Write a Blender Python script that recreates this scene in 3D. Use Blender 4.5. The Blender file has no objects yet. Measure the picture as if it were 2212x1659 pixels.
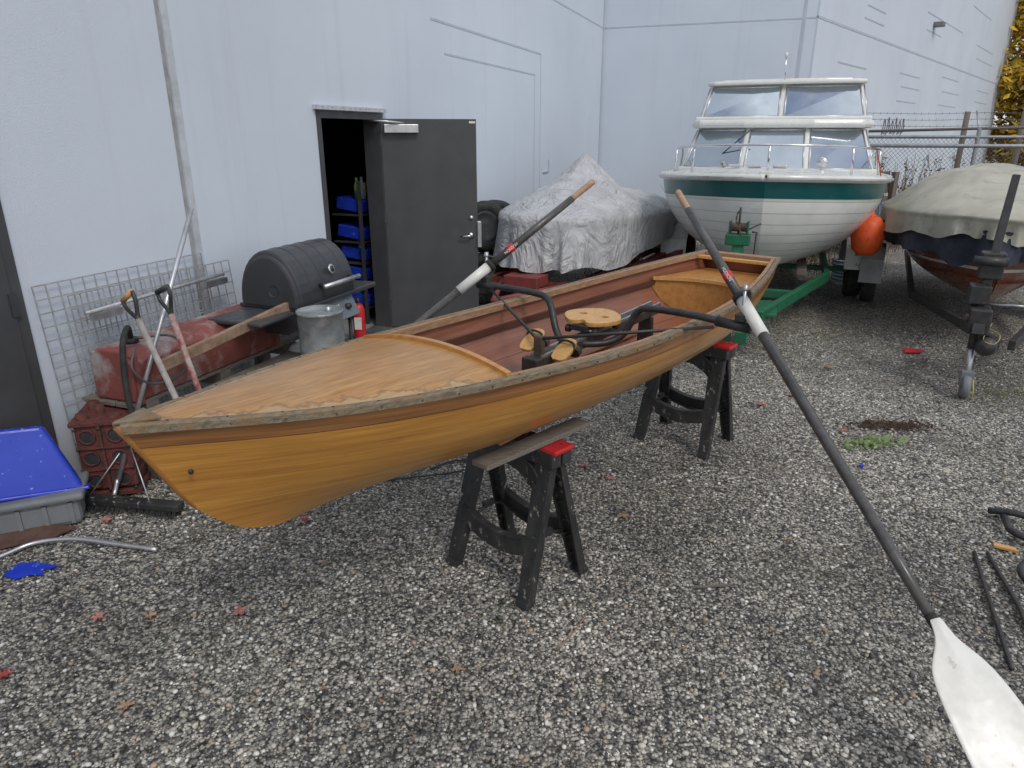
import bpy, bmesh, math, random
import numpy as np
from mathutils import Vector, Matrix, noise
random.seed(7); np.random.seed(7)
R=math.radians
scene=bpy.context.scene
COL=scene.collection

# ---------------------------------------------------------------- node helpers
def new_mat(name):
    m=bpy.data.materials.new(name); m.use_nodes=True
    nt=m.node_tree
    b=nt.nodes['Principled BSDF']
    return m,nt,b
def nd(nt,t,**kw):
    n=nt.nodes.new(t)
    for k,v in kw.items(): setattr(n,k,v)
    return n
def lk(nt,a,b): nt.links.new(a,b)
def c4(c): return (c[0],c[1],c[2],1)
def coords(nt,kind='Object',scale=(1,1,1)):
    tc=nd(nt,'ShaderNodeTexCoord'); mp=nd(nt,'ShaderNodeMapping')
    mp.inputs['Scale'].default_value=scale
    lk(nt,tc.outputs[kind],mp.inputs[0]); return mp.outputs[0]
def noise_t(nt,vec,scale,detail=4,rough=.55):
    n=nd(nt,'ShaderNodeTexNoise'); n.inputs['Scale'].default_value=scale
    n.inputs['Detail'].default_value=detail; n.inputs['Roughness'].default_value=rough
    lk(nt,vec,n.inputs['Vector']); return n.outputs['Fac']
def ramp(nt,fac,stops,interp='LINEAR'):
    r=nd(nt,'ShaderNodeValToRGB'); r.color_ramp.interpolation=interp
    e=r.color_ramp.elements
    while len(e)<len(stops): e.new(.5)
    for i,(p,c) in enumerate(stops):
        e[i].position=p; e[i].color=c4(c) if not isinstance(c,(int,float)) else (c,c,c,1)
    lk(nt,fac,r.inputs[0]); return r.outputs[0]
def mixc(nt,fac,a,b,blend='MIX'):
    n=nd(nt,'ShaderNodeMix',data_type='RGBA',blend_type=blend)
    for s,v in ((n.inputs[0],fac),(n.inputs[6],a),(n.inputs[7],b)):
        if hasattr(v,'is_output'): lk(nt,v,s)
        elif isinstance(v,(int,float)): s.default_value=v
        else: s.default_value=c4(v)
    return n.outputs[2]
def mth(nt,op,a,b=None,c=None):
    n=nd(nt,'ShaderNodeMath',operation=op)
    for i,v in enumerate((a,b,c)):
        if v is None: continue
        if hasattr(v,'is_output'): lk(nt,v,n.inputs[i])
        else: n.inputs[i].default_value=v
    return n.outputs[0]
def bump(nt,b,h,strength=.3,dist=.01):
    n=nd(nt,'ShaderNodeBump'); n.inputs['Strength'].default_value=strength; n.inputs['Distance'].default_value=dist
    lk(nt,h,n.inputs['Height']); lk(nt,n.outputs[0],b.inputs['Normal'])
def M(name,col,rough=.5,metal=0,col2=None,scale=6,lo=.4,hi=.65,bs=0,bscale=60,stretch=(1,1,1),coat=0,kind='Object',col3=None,s3=2,lo3=.55,hi3=.7):
    m,nt,b=new_mat(name)
    b.inputs['Base Color'].default_value=c4(col); b.inputs['Roughness'].default_value=rough
    b.inputs['Metallic'].default_value=metal; b.inputs['Coat Weight'].default_value=coat; b.inputs['Coat Roughness'].default_value=.12
    v=coords(nt,kind,stretch)
    if col2 is None: col2=tuple(x*.75 for x in col)
    f=ramp(nt,noise_t(nt,v,scale,6,.62),[(lo,0),(hi,1)])
    c=mixc(nt,f,col,col2)
    if col3 is not None:
        f3=ramp(nt,noise_t(nt,v,s3,5,.6),[(lo3,0),(hi3,1)]); c=mixc(nt,f3,c,col3)
    lk(nt,c,b.inputs['Base Color'])
    rr=ramp(nt,noise_t(nt,v,scale*2.3,3),[(.3,max(0,rough-.1)),(.7,min(1,rough+.12))])
    lk(nt,rr,b.inputs['Roughness'])
    if bs: bump(nt,b,noise_t(nt,v,bscale,4),bs,.01)
    return m

# ---------------------------------------------------------------- geometry helpers
def frame(x,y,z=0,deg=0): return Matrix.Translation((x,y,z))@Matrix.Rotation(R(deg),4,'Z')
def group(name,F):
    e=bpy.data.objects.new(name,None); e.empty_display_size=.1; e.matrix_world=F; COL.objects.link(e); return e
def mesh(name,verts,faces,mat,par=None,smooth=False,uv=None,F=None,auto=False):
    me=bpy.data.meshes.new(name); me.from_pydata([tuple(v) for v in verts],[],faces); me.update()
    ob=bpy.data.objects.new(name,me); COL.objects.link(ob)
    if mat: me.materials.append(mat)
    if smooth: me.polygons.foreach_set('use_smooth',[True]*len(me.polygons))
    if uv is not None:
        l=me.uv_layers.new(name='UVMap')
        for lp in me.loops: l.data[lp.index].uv=uv[lp.vertex_index]
    if par: ob.parent=par
    elif F is not None: ob.matrix_world=F
    return ob
def bev(ob,w=.005,seg=2):
    m=ob.modifiers.new('b','BEVEL'); m.width=w; m.segments=seg; m.limit_method='ANGLE'; m.angle_limit=R(35); return ob
def box(name,x0,x1,y0,y1,z0,z1,mat,par=None,b=0,T=None,F=None):
    vs=[Vector((x,y,z)) for z in (z0,z1) for y in (y0,y1) for x in (x0,x1)]
    if T is not None: vs=[T@v for v in vs]
    fs=[(0,2,3,1),(4,5,7,6),(0,1,5,4),(2,6,7,3),(0,4,6,2),(1,3,7,5)]
    o=mesh(name,vs,fs,mat,par,F=F)
    if b: bev(o,b)
    return o
def smooth_pts(pts,n=6,vals=None):
    P=[Vector(p) for p in pts]; out=[]; ov=[]
    for i in range(len(P)-1):
        p0=P[max(i-1,0)];p1=P[i];p2=P[i+1];p3=P[min(i+2,len(P)-1)]
        for k in range(n):
            t=k/n
            out.append(.5*((2*p1)+(p2-p0)*t+(2*p0-5*p1+4*p2-p3)*t*t+(3*p1-p0-3*p2+p3)*t**3))
            if vals: ov.append(vals[i]*(1-t)+vals[i+1]*t)
    out.append(P[-1])
    if vals: ov.append(vals[-1]); return out,ov
    return out
def tube(name,pts,r,mat,par=None,seg=12,sm=0,F=None,closed=False):
    rs=r if isinstance(r,(list,tuple)) else [r]*len(pts)
    if sm: pts,rs=smooth_pts(pts,sm,list(rs))
    P=[Vector(p) for p in pts]; n=len(P)
    vs=[];fs=[]
    t0=(P[1]-P[0]).normalized(); u=t0.orthogonal().normalized()
    for i in range(n):
        a=P[max(i-1,0)];b=P[min(i+1,n-1)]
        if closed: a=P[(i-1)%n]; b=P[(i+1)%n]
        t=(b-a).normalized(); u=(u-t*u.dot(t)).normalized(); w=t.cross(u)
        for k in range(seg):
            an=2*math.pi*k/seg; vs.append(P[i]+(u*math.cos(an)+w*math.sin(an))*rs[i])
    for i in range(n if closed else n-1):
        j=(i+1)%n
        for k in range(seg): fs.append((i*seg+k,i*seg+(k+1)%seg,j*seg+(k+1)%seg,j*seg+k))
    if not closed:
        fs.append(tuple(reversed(range(seg)))); fs.append(tuple(range((n-1)*seg,n*seg)))
    return mesh(name,vs,fs,mat,par,True,F=F)
def strut(name,p0,p1,w0,d0,w1,d1,mat,par=None,xd=(1,0,0),b=.004,F=None):
    p0=Vector(p0);p1=Vector(p1);t=(p1-p0).normalized(); x=Vector(xd); x=(x-t*x.dot(t)).normalized(); y=t.cross(x)
    vs=[]
    for p,w,d in ((p0,w0,d0),(p1,w1,d1)):
        for sx,sy in ((-1,-1),(1,-1),(1,1),(-1,1)): vs.append(p+x*sx*w/2+y*sy*d/2)
    o=mesh(name,vs,[(3,2,1,0),(4,5,6,7),(0,1,5,4),(1,2,6,5),(2,3,7,6),(3,0,4,7)],mat,par,F=F)
    if b: bev(o,b)
    return o
def segs(name,L,mat,par=None,F=None):
    vs=[];fs=[]
    for p0,p1,r in L:
        p0=Vector(p0);p1=Vector(p1);t=(p1-p0)
        if t.length<1e-6: continue
        t.normalize(); u=t.orthogonal().normalized(); w=t.cross(u); k=len(vs)
        for p in (p0,p1):
            for a in range(4):
                an=a*math.pi/2; vs.append(p+(u*math.cos(an)+w*math.sin(an))*r)
        for a in range(4): fs.append((k+a,k+(a+1)%4,k+4+(a+1)%4,k+4+a))
    return mesh(name,vs,fs,mat,par,F=F)
def sweep(name,pts,prof,mat,par=None,F=None,smooth=False,caps=True):
    """profile (a,b): a = horizontal left normal, b = z"""
    P=[Vector(p) for p in pts]; n=len(P); m=len(prof); vs=[];fs=[]
    for i in range(n):
        t=(P[min(i+1,n-1)]-P[max(i-1,0)]); h=Vector((-t.y,t.x,0)).normalized()
        for a,b in prof: vs.append(P[i]+h*a+Vector((0,0,b)))
    for i in range(n-1):
        for k in range(m): fs.append((i*m+k,i*m+(k+1)%m,(i+1)*m+(k+1)%m,(i+1)*m+k))
    if caps: fs.append(tuple(reversed(range(m)))); fs.append(tuple(range((n-1)*m,n*m)))
    return mesh(name,vs,fs,mat,par,smooth,F=F)
def prism(name,poly,z0,z1,mat,par=None,F=None,T=None,b=0):
    n=len(poly); vs=[Vector((x,y,z0)) for x,y in poly]+[Vector((x,y,z1)) for x,y in poly]
    if T is not None: vs=[T@v for v in vs]
    fs=[tuple(reversed(range(n))),tuple(range(n,2*n))]+[(i,(i+1)%n,n+(i+1)%n,n+i) for i in range(n)]
    o=mesh(name,vs,fs,mat,par,F=F)
    if b: bev(o,b)
    return o
def lathe(name,prof,mat,par=None,F=None,seg=32,T=None):
    vs=[];fs=[];m=len(prof)
    for k in range(seg):
        a=2*math.pi*k/seg
        for r,z in prof: vs.append(Vector((r*math.cos(a),r*math.sin(a),z)))
    for k in range(seg):
        j=(k+1)%seg
        for i in range(m-1): fs.append((k*m+i,j*m+i,j*m+i+1,k*m+i+1))
    if T is not None: vs=[T@v for v in vs]
    return mesh(name,vs,fs,mat,par,True,F=F)
def interp(tab):
    xs=[a for a,b in tab]; ys=[b for a,b in tab]
    def f(x):
        if x<=xs[0]: return ys[0]
        if x>=xs[-1]: return ys[-1]
        i=max(j for j in range(len(xs)-1) if xs[j]<=x)
        h=xs[i+1]-xs[i]; t=(x-xs[i])/h
        m0=(ys[i+1]-ys[i-1])/(xs[i+1]-xs[i-1]) if i>0 else (ys[i+1]-ys[i])/h
        m1=(ys[i+2]-ys[i])/(xs[i+2]-xs[i]) if i<len(xs)-2 else (ys[i+1]-ys[i])/h
        return (2*t**3-3*t*t+1)*ys[i]+(t**3-2*t*t+t)*h*m0+(-2*t**3+3*t*t)*ys[i+1]+(t**3-t*t)*h*m1
    return f
def hull(name,par,mat,L,Wf,gf,kf,stem,ef,inset=0,t0=0,ns=56,nt=14,cap=None,t1=1.0,flip=False,top=0):
    vs=[];uv=[];fs=[];rows=2*nt+1
    for i in range(ns+1):
        tau=t0+(t1-t0)*(i/ns)**(1.25 if t0==0 else 1)
        e=ef(tau); col=[]
        for j in range(rows):
            side=1 if j<=nt else -1
            th=(j if j<=nt else 2*nt-j)/nt*math.pi/2
            cs=max(0,math.cos(th)) ; frac=math.sin(th)**(2/e); s0=stem(frac)
            s=s0+(L-s0)*tau; w=max(0.0,Wf(tau*L)-inset)
            n=w*(cs**(2/e) if cs>1e-6 else 0)
            g=gf(s)-top; k=kf(s)+inset
            col.append(Vector((s,-side*n,g-(g-k)*frac)))
        arcs=[0]*rows
        for j in range(1,nt+1): arcs[j]=arcs[j-1]+(col[j]-col[j-1]).length
        for j in range(nt+1,rows): arcs[j]=arcs[2*nt-j]
        for j in range(rows): vs.append(col[j]); uv.append((col[j].x,arcs[j]))
    for i in range(ns):
        for j in range(rows-1):
            q=(i*rows+j,i*rows+j+1,(i+1)*rows+j+1,(i+1)*rows+j)
            fs.append(q if not flip else q[::-1])
    if cap: fs.append(tuple(range(ns*rows,ns*rows+rows)))
    return mesh(name,vs,fs,mat,par,True,uv)
def deck(name,par,mat,Wf,gf,s0,s1,crown,ns=24,nw=12,lift=.004,inset=0):
    vs=[];fs=[];uv=[]
    for i in range(ns+1):
        s=s0+(s1-s0)*i/ns; w=max(.003,Wf(s)-inset)
        for j in range(nw+1):
            q=-1+2*j/nw; vs.append((s,q*w,gf(s)+lift+crown*(1-q*q)*min(1,(s)/.8))); uv.append((s,q*w))
    for i in range(ns):
        for j in range(nw): fs.append((i*(nw+1)+j,(i+1)*(nw+1)+j,(i+1)*(nw+1)+j+1,i*(nw+1)+j+1))
    return mesh(name,vs,fs,mat,par,True,uv)
def flat(name,outlines,th,mat,par,T,bevel=.002):
    cu=bpy.data.curves.new(name,'CURVE'); cu.dimensions='2D'; cu.fill_mode='BOTH'; cu.extrude=th/2; cu.bevel_depth=bevel
    for o in outlines:
        s=cu.splines.new('POLY'); s.points.add(len(o)-1)
        for i,p in enumerate(o): s.points[i].co=(p[0],p[1],0,1)
        s.use_cyclic_u=True
    ob=bpy.data.objects.new(name,cu); COL.objects.link(ob); cu.materials.append(mat); ob.parent=par; ob.matrix_local=T; return ob
def text(name,body,size,mat,par,T):
    cu=bpy.data.curves.new(name,'FONT'); cu.body=body; cu.size=size; cu.align_x='CENTER'; cu.align_y='CENTER'; cu.extrude=.0004
    ob=bpy.data.objects.new(name,cu); COL.objects.link(ob); cu.materials.append(mat); ob.parent=par; ob.matrix_local=T; return ob
def axes(o,x,y):
    x=Vector(x).normalized(); y=Vector(y); y=(y-x*y.dot(x)).normalized(); z=x.cross(y)
    m=Matrix((x,y,z)).transposed().to_4x4(); m.translation=Vector(o); return m
def circ(cx,cy,r,r2=None,n=20): return [(cx+r*math.cos(2*math.pi*k/n),cy+(r2 or r)*math.sin(2*math.pi*k/n)) for k in range(n)]

# ---------------------------------------------------------------- materials
def wall_mat():
    m,nt,b=new_mat('painted_concrete')
    v=coords(nt); base=mixc(nt,ramp(nt,noise_t(nt,v,.5,5),[(.35,0),(.7,1)]),(.62,.675,.745),(.56,.61,.685))
    vs=coords(nt,'Object',(3,3,.15)); st=ramp(nt,noise_t(nt,vs,1.6,6,.65),[(.56,0),(.75,1)])
    c=mixc(nt,mth(nt,'MULTIPLY',st,.22),base,(.42,.43,.44))
    sp=ramp(nt,noise_t(nt,v,55,2),[(.70,0),(.74,1)]); c=mixc(nt,mth(nt,'MULTIPLY',sp,.3),c,(.36,.36,.36))
    sc=ramp(nt,noise_t(nt,coords(nt,'Object',(1.2,1.2,9)),1.5,7,.75),[(.66,0),(.70,1)]); c=mixc(nt,mth(nt,'MULTIPLY',sc,.25),c,(.40,.39,.36))
    tc=nd(nt,'ShaderNodeTexCoord'); sx=nd(nt,'ShaderNodeSeparateXYZ'); lk(nt,tc.outputs['Object'],sx.inputs[0])
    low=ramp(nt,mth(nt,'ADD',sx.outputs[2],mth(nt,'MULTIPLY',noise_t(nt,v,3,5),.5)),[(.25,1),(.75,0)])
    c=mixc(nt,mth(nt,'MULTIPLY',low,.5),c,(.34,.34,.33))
    lk(nt,c,b.inputs['Base Color']); b.inputs['Roughness'].default_value=.75
    h=mth(nt,'ADD',noise_t(nt,v,90,3),mth(nt,'MULTIPLY',noise_t(nt,v,4,3),1.5)); bump(nt,b,h,.25,.006)
    return m
WALL=wall_mat()
def gravel_mat():
    m,nt,b=new_mat('gravel')
    v=coords(nt)
    def layer(sc):
        a=nd(nt,'ShaderNodeTexVoronoi'); a.inputs['Scale'].default_value=sc; lk(nt,v,a.inputs['Vector'])
        sep=nd(nt,'ShaderNodeSeparateColor'); lk(nt,a.outputs['Color'],sep.inputs[0])
        col=ramp(nt,sep.outputs[0],[(0,(.11,.105,.098)),(.18,(.22,.208,.185)),(.40,(.37,.345,.30)),(.62,(.54,.495,.42)),(.82,(.70,.65,.565)),(.94,(.88,.84,.76))],'CONSTANT')
        gap=ramp(nt,a.outputs['Distance'],[(.38,1),(.70,.15)])
        return col,gap,a.outputs['Distance']
    c1,g1,d1=layer(54); c2,g2,d2=layer(100)
    f=ramp(nt,noise_t(nt,v,22,2),[(.45,0),(.55,1)])
    c=mixc(nt,f,mixc(nt,1,c1,g1,'MULTIPLY'),mixc(nt,1,c2,g2,'MULTIPLY'))
    big=ramp(nt,noise_t(nt,v,.6,8,.72),[(.34,.45),(.60,1.12)]); c=mixc(nt,1,c,big,'MULTIPLY')
    ms=ramp(nt,noise_t(nt,v,1.1,7,.7),[(.56,0),(.72,1)]); c=mixc(nt,mth(nt,'MULTIPLY',ms,.45),c,(.11,.11,.055))
    br=ramp(nt,noise_t(nt,v,.8,7,.7),[(.56,0),(.7,1)]); c=mixc(nt,mth(nt,'MULTIPLY',br,.42),c,(.13,.10,.07))
    lk(nt,c,b.inputs['Base Color']); b.inputs['Roughness'].default_value=.75
    h=mth(nt,'ADD',mth(nt,'MULTIPLY',d1,-1),mth(nt,'MULTIPLY',d2,-.5)); bump(nt,b,h,.7,.012)
    return m
GRAVEL=gravel_mat()
def pebble_mat():
    m,nt,b=new_mat('pebbles')
    g=nd(nt,'ShaderNodeNewGeometry')
    c=ramp(nt,g.outputs['Random Per Island'],[(0,(.09,.09,.09)),(.12,(.19,.183,.17)),(.30,(.33,.315,.28)),(.50,(.46,.435,.38)),(.72,(.61,.565,.49)),(.86,(.48,.37,.26)),(.91,(.85,.82,.76))],'CONSTANT')
    v=coords(nt); big=ramp(nt,noise_t(nt,v,.6,8,.72),[(.34,.5),(.60,1.05)]); c=mixc(nt,1,c,big,'MULTIPLY')
    lk(nt,c,b.inputs['Base Color']); b.inputs['Roughness'].default_value=.6; return m
def varnish(name,amb,dark,strake=None,seams=(),streak=26,coat=.5,rough=.3,wear=.0,stripe=None):
    """wood on UV: u metres along, v metres down the girth"""
    m,nt,b=new_mat(name)
    v=coords(nt,'UV',(1.1,streak,1)); v2=coords(nt,'UV',(4,streak*5,1)); vb=coords(nt,'UV',(1,2.5,1))
    f=ramp(nt,noise_t(nt,v,1.3,5,.6),[(.35,0),(.68,1)]); c=mixc(nt,f,amb,dark)
    f2=ramp(nt,noise_t(nt,v2,1.0,3),[(.3,.78),(.7,1.1)]); c=mixc(nt,1,c,f2,'MULTIPLY')
    tc=nd(nt,'ShaderNodeTexCoord'); sx=nd(nt,'ShaderNodeSeparateXYZ'); lk(nt,tc.outputs['UV'],sx.inputs[0]); V=sx.outputs[1]
    if strake:
        d,scol,scol2=strake
        sf=ramp(nt,noise_t(nt,coords(nt,'UV',(1.6,34,1)),1.1,5),[(.35,0),(.65,1)])
        sc=mixc(nt,1,mixc(nt,sf,scol,scol2),f2,'MULTIPLY')
        c=mixc(nt,mth(nt,'LESS_THAN',V,d),c,sc)
    for s,wd,k in seams:
        q=mth(nt,'LESS_THAN',mth(nt,'ABSOLUTE',mth(nt,'SUBTRACT',V,s)),wd)
        c=mixc(nt,mth(nt,'MULTIPLY',q,k),c,(.03,.015,.008))
    if stripe:
        q=mth(nt,'LESS_THAN',mth(nt,'ABSOLUTE',mth(nt,'SUBTRACT',V,stripe)),.016); c=mixc(nt,q,c,(.6,.6,.56))
    sp=ramp(nt,noise_t(nt,vb,3.2,8,.72),[(.60,0),(.72,1)]); c=mixc(nt,mth(nt,'MULTIPLY',sp,.35+wear),c,tuple(x*.45 for x in dark))
    lk(nt,c,b.inputs['Base Color'])
    lk(nt,ramp(nt,noise_t(nt,vb,5,5),[(.35,rough),(.7,rough+.2)]),b.inputs['Roughness'])
    b.inputs['Coat Weight'].default_value=coat; b.inputs['Coat Roughness'].default_value=.16
    bump(nt,b,noise_t(nt,v2,1.2,2),.12,.004)
    return m
HULL=varnish('varnished_cedar_hull',(.54,.26,.045),(.39,.16,.026),(.085,(.37,.16,.045),(.18,.068,.022)),((.085,.0016,.8),),wear=.25)
INNER=varnish('mahogany_inner',(.30,.115,.062),(.22,.075,.04),None,((.13,.004,.6),(.30,.003,.6),(.42,.003,.5)),streak=14,rough=.38,coat=.25)
def deck_mat():
    m,nt,b=new_mat('weathered_plywood_deck')
    v=coords(nt,'UV',(3,26,1)); v2=coords(nt,'UV',(10,120,1)); vb=coords(nt,'UV',(1,1,1))
    c=mixc(nt,ramp(nt,noise_t(nt,v,1.2,5),[(.35,0),(.65,1)]),(.50,.265,.085),(.38,.18,.05))
    gr=ramp(nt,noise_t(nt,vb,3.0,6,.65),[(.45,0),(.65,1)]); c=mixc(nt,mth(nt,'MULTIPLY',gr,.35),c,(.45,.29,.14))
    dk=ramp(nt,noise_t(nt,vb,6.0,7,.7),[(.60,0),(.72,1)]); c=mixc(nt,mth(nt,'MULTIPLY',dk,.4),c,(.20,.10,.04))
    c=mixc(nt,1,c,ramp(nt,noise_t(nt,v2,1,3),[(.3,.75),(.7,1.12)]),'MULTIPLY')
    geo=nd(nt,'ShaderNodeTexCoord'); sx=nd(nt,'ShaderNodeSeparateXYZ'); lk(nt,geo.outputs['UV'],sx.inputs[0])
    wl=mth(nt,'MULTIPLY',mth(nt,'POWER',mth(nt,'MAXIMUM',sx.outputs[0],.001),.78),.385)
    ed=mth(nt,'SUBTRACT',wl,mth(nt,'ABSOLUTE',sx.outputs[1]))
    en=mth(nt,'ADD',ed,mth(nt,'MULTIPLY',mth(nt,'SUBTRACT',noise_t(nt,vb,9,6,.65),.5),.20))
    band=ramp(nt,en,[(.020,1),(.034,0)]); edge=ramp(nt,en,[(.022,0),(.034,1),(.048,0)])
    c=mixc(nt,mth(nt,'MULTIPLY',band,.5),c,(.43,.34,.19)); c=mixc(nt,mth(nt,'MULTIPLY',edge,.6),c,(.15,.075,.035))
    lk(nt,c,b.inputs['Base Color']); b.inputs['Roughness'].default_value=.45; b.inputs['Coat Weight'].default_value=.25; b.inputs['Coat Roughness'].default_value=.2
    bump(nt,b,noise_t(nt,v2,1.2,3),.2,.004); return m
DECK=deck_mat()
RAIL=M('weathered_rail_wood',(.235,.195,.13),.7,col2=(.11,.09,.06),scale=24,stretch=(1,4,4),bs=.4,bscale=120,col3=(.25,.14,.06),s3=5,lo3=.48)
INRAIL=M('inner_rail_wood',(.38,.22,.12),.6,col2=(.24,.14,.08),scale=20,stretch=(1,4,4),bs=.2)
PLYY=M('golden_ply',(.52,.26,.07),.4,col2=(.42,.18,.045),scale=5,stretch=(1,5,5),coat=.3,bs=.1)
YWOOD=M('light_birch_wood',(.64,.36,.11),.4,col2=(.52,.27,.075),scale=12,stretch=(1,6,1),coat=.3)
BLACK=M('black_paint_metal',(.025,.025,.027),.45,col2=(.045,.043,.04),scale=20,col3=(.10,.05,.03),s3=25,lo3=.62,hi3=.7)
BPLA=M('black_plastic_worn',(.020,.020,.020),.5,col2=(.045,.045,.043),scale=9,bs=.15,bscale=90,col3=(.30,.28,.26),s3=30,lo3=.61,hi3=.68,stretch=(1,1,.6))
RUBB=M('black_rubber',(.02,.02,.02),.8,col2=(.04,.04,.038),scale=15,bs=.3)
RED=M('red_plastic',(.55,.02,.025),.4,scale=12)
CARB=M('carbon_shaft',(.055,.052,.05),.36,col2=(.085,.08,.074),scale=30,coat=.25)
WHT=M('white_paint',(.74,.73,.68),.4,col2=(.66,.64,.58),scale=14,coat=.2,col3=(.5,.47,.4),s3=20,lo3=.66,hi3=.72)
GRIP=M('tan_grip',(.45,.30,.20),.7,col2=(.34,.22,.14),scale=50,bs=.3,bscale=200)
CHAR=M('charcoal_door',(.055,.056,.060),.5,col2=(.068,.069,.072),scale=3)
STEEL=M('galvanized_steel',(.50,.51,.52),.4,.85,col2=(.36,.37,.38),scale=9)
CHROME=M('chrome',(.75,.75,.76),.15,1.0,col2=(.6,.6,.62),scale=8)
ALU=M('aluminium',(.62,.63,.64),.35,.8,col2=(.5,.5,.52),scale=12)
REDMET=M('rusty_red_metal',(.25,.07,.055),.6,col2=(.18,.055,.045),scale=5,bs=.2,col3=(.36,.33,.32),s3=3.4,lo3=.48,hi3=.62)
ENG=M('rusty_engine',(.15,.035,.028),.8,col2=(.06,.03,.024),scale=22,bs=.5,bscale=60,col3=(.03,.025,.022),s3=9)
OLDW=M('old_grey_wood',(.21,.18,.15),.85,col2=(.13,.11,.09),scale=18,stretch=(1,8,8),bs=.5,bscale=50)
BRW=M('brown_lumber',(.33,.22,.15),.8,col2=(.2,.13,.085),scale=14,stretch=(1,1,1),bs=.3)
BLUE=M('blue_plastic',(.012,.04,.44),.35,col2=(.02,.055,.5),scale=6,col3=(.25,.3,.6),s3=30,lo3=.64,hi3=.68)
GREYP=M('grey_plastic',(.16,.17,.18),.55,col2=(.20,.21,.22),scale=6)
DGREYP=M('dark_grey_enamel',(.045,.047,.052),.42,col2=(.06,.062,.067),scale=8)
GREEN=M('green_trailer_paint',(.01,.14,.06),.5,col2=(.012,.10,.05),scale=10,col3=(.09,.06,.035),s3=14,lo3=.62,hi3=.7)
GEL=M('white_gelcoat',(.74,.74,.70),.3,col2=(.66,.66,.61),scale=3,coat=.3)
GLASS=M('window_glass',(.50,.56,.62),.03,.92,col2=(.44,.50,.56),scale=2)
CREAM=M('cream_canvas',(.46,.44,.37),.85,col2=(.38,.365,.30),scale=3,bs=.4,bscale=9,col3=(.27,.255,.21),s3=4,lo3=.56,hi3=.72)
NAVY=M('navy_canvas',(.02,.025,.045),.8,col2=(.035,.04,.06),scale=6,bs=.3,bscale=14)
ORG=M('orange_plastic',(.80,.11,.02),.5,col2=(.65,.08,.015),scale=10)
WIRE=M('coated_wire',(.45,.46,.47),.5,.3,col2=(.3,.3,.3),scale=20)
FWIRE=M('fence_wire',(.16,.16,.16),.6,.3,col2=(.10,.09,.08),scale=20)
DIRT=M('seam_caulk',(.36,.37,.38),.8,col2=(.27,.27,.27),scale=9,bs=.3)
SHADOW_GREY=M('groove_shadow_grey',(.47,.515,.575),.8,col2=(.42,.455,.51),scale=6)  # groove shadow painted as darker wall grey on raised strips; bracket shares it

# ---------------------------------------------------------------- world, sun, camera
SUN_EL,SUN_AZ=48,150   # azimuth measured clockwise from +Y
w=bpy.data.worlds.new('World'); scene.world=w; w.use_nodes=True; nt=w.node_tree
bg=nt.nodes['Background']; sky=nd(nt,'ShaderNodeTexSky',sky_type='NISHITA'); sky.sun_disc=False
sky.sun_elevation=R(SUN_EL); sky.sun_rotation=R(SUN_AZ); sky.air_density=1.0; sky.dust_density=1.0
tc=nd(nt,'ShaderNodeTexCoord'); mp=nd(nt,'ShaderNodeMapping'); mp.inputs['Scale'].default_value=(1,1,2.2); lk(nt,tc.outputs['Generated'],mp.inputs[0])
cl=ramp(nt,noise_t(nt,mp.outputs[0],2.6,7,.58),[(.40,0),(.56,1)])
shade=ramp(nt,noise_t(nt,mp.outputs[0],4.5,5),[(.3,(6.8,7.0,7.3)),(.7,(11,11,11.1))])
lk(nt,mixc(nt,mth(nt,'MULTIPLY',cl,.9),sky.outputs[0],shade),bg.inputs[0]); bg.inputs[1].default_value=.123
sd=bpy.data.lights.new('sun','SUN'); sd.energy=1.15; sd.angle=R(16); sd.color=(1,.955,.89)
so=bpy.data.objects.new('sun',sd); COL.objects.link(so)
dv=Vector((math.sin(R(SUN_AZ))*math.cos(R(SUN_EL)),math.cos(R(SUN_AZ))*math.cos(R(SUN_EL)),math.sin(R(SUN_EL))))
so.rotation_euler=dv.to_track_quat('Z','Y').to_euler(); so.location=dv*20
cd=bpy.data.cameras.new('camera'); cam=bpy.data.objects.new('camera',cd); COL.objects.link(cam)
cam.location=(0,0,1.95); cam.rotation_euler=(R(90-19.55),0,0); cd.sensor_width=36; cd.lens=24.74; cd.clip_end=600; cd.clip_start=.05
scene.camera=cam
scene.view_settings.view_transform='Standard'; scene.view_settings.look='None'; scene.view_settings.exposure=0

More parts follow.
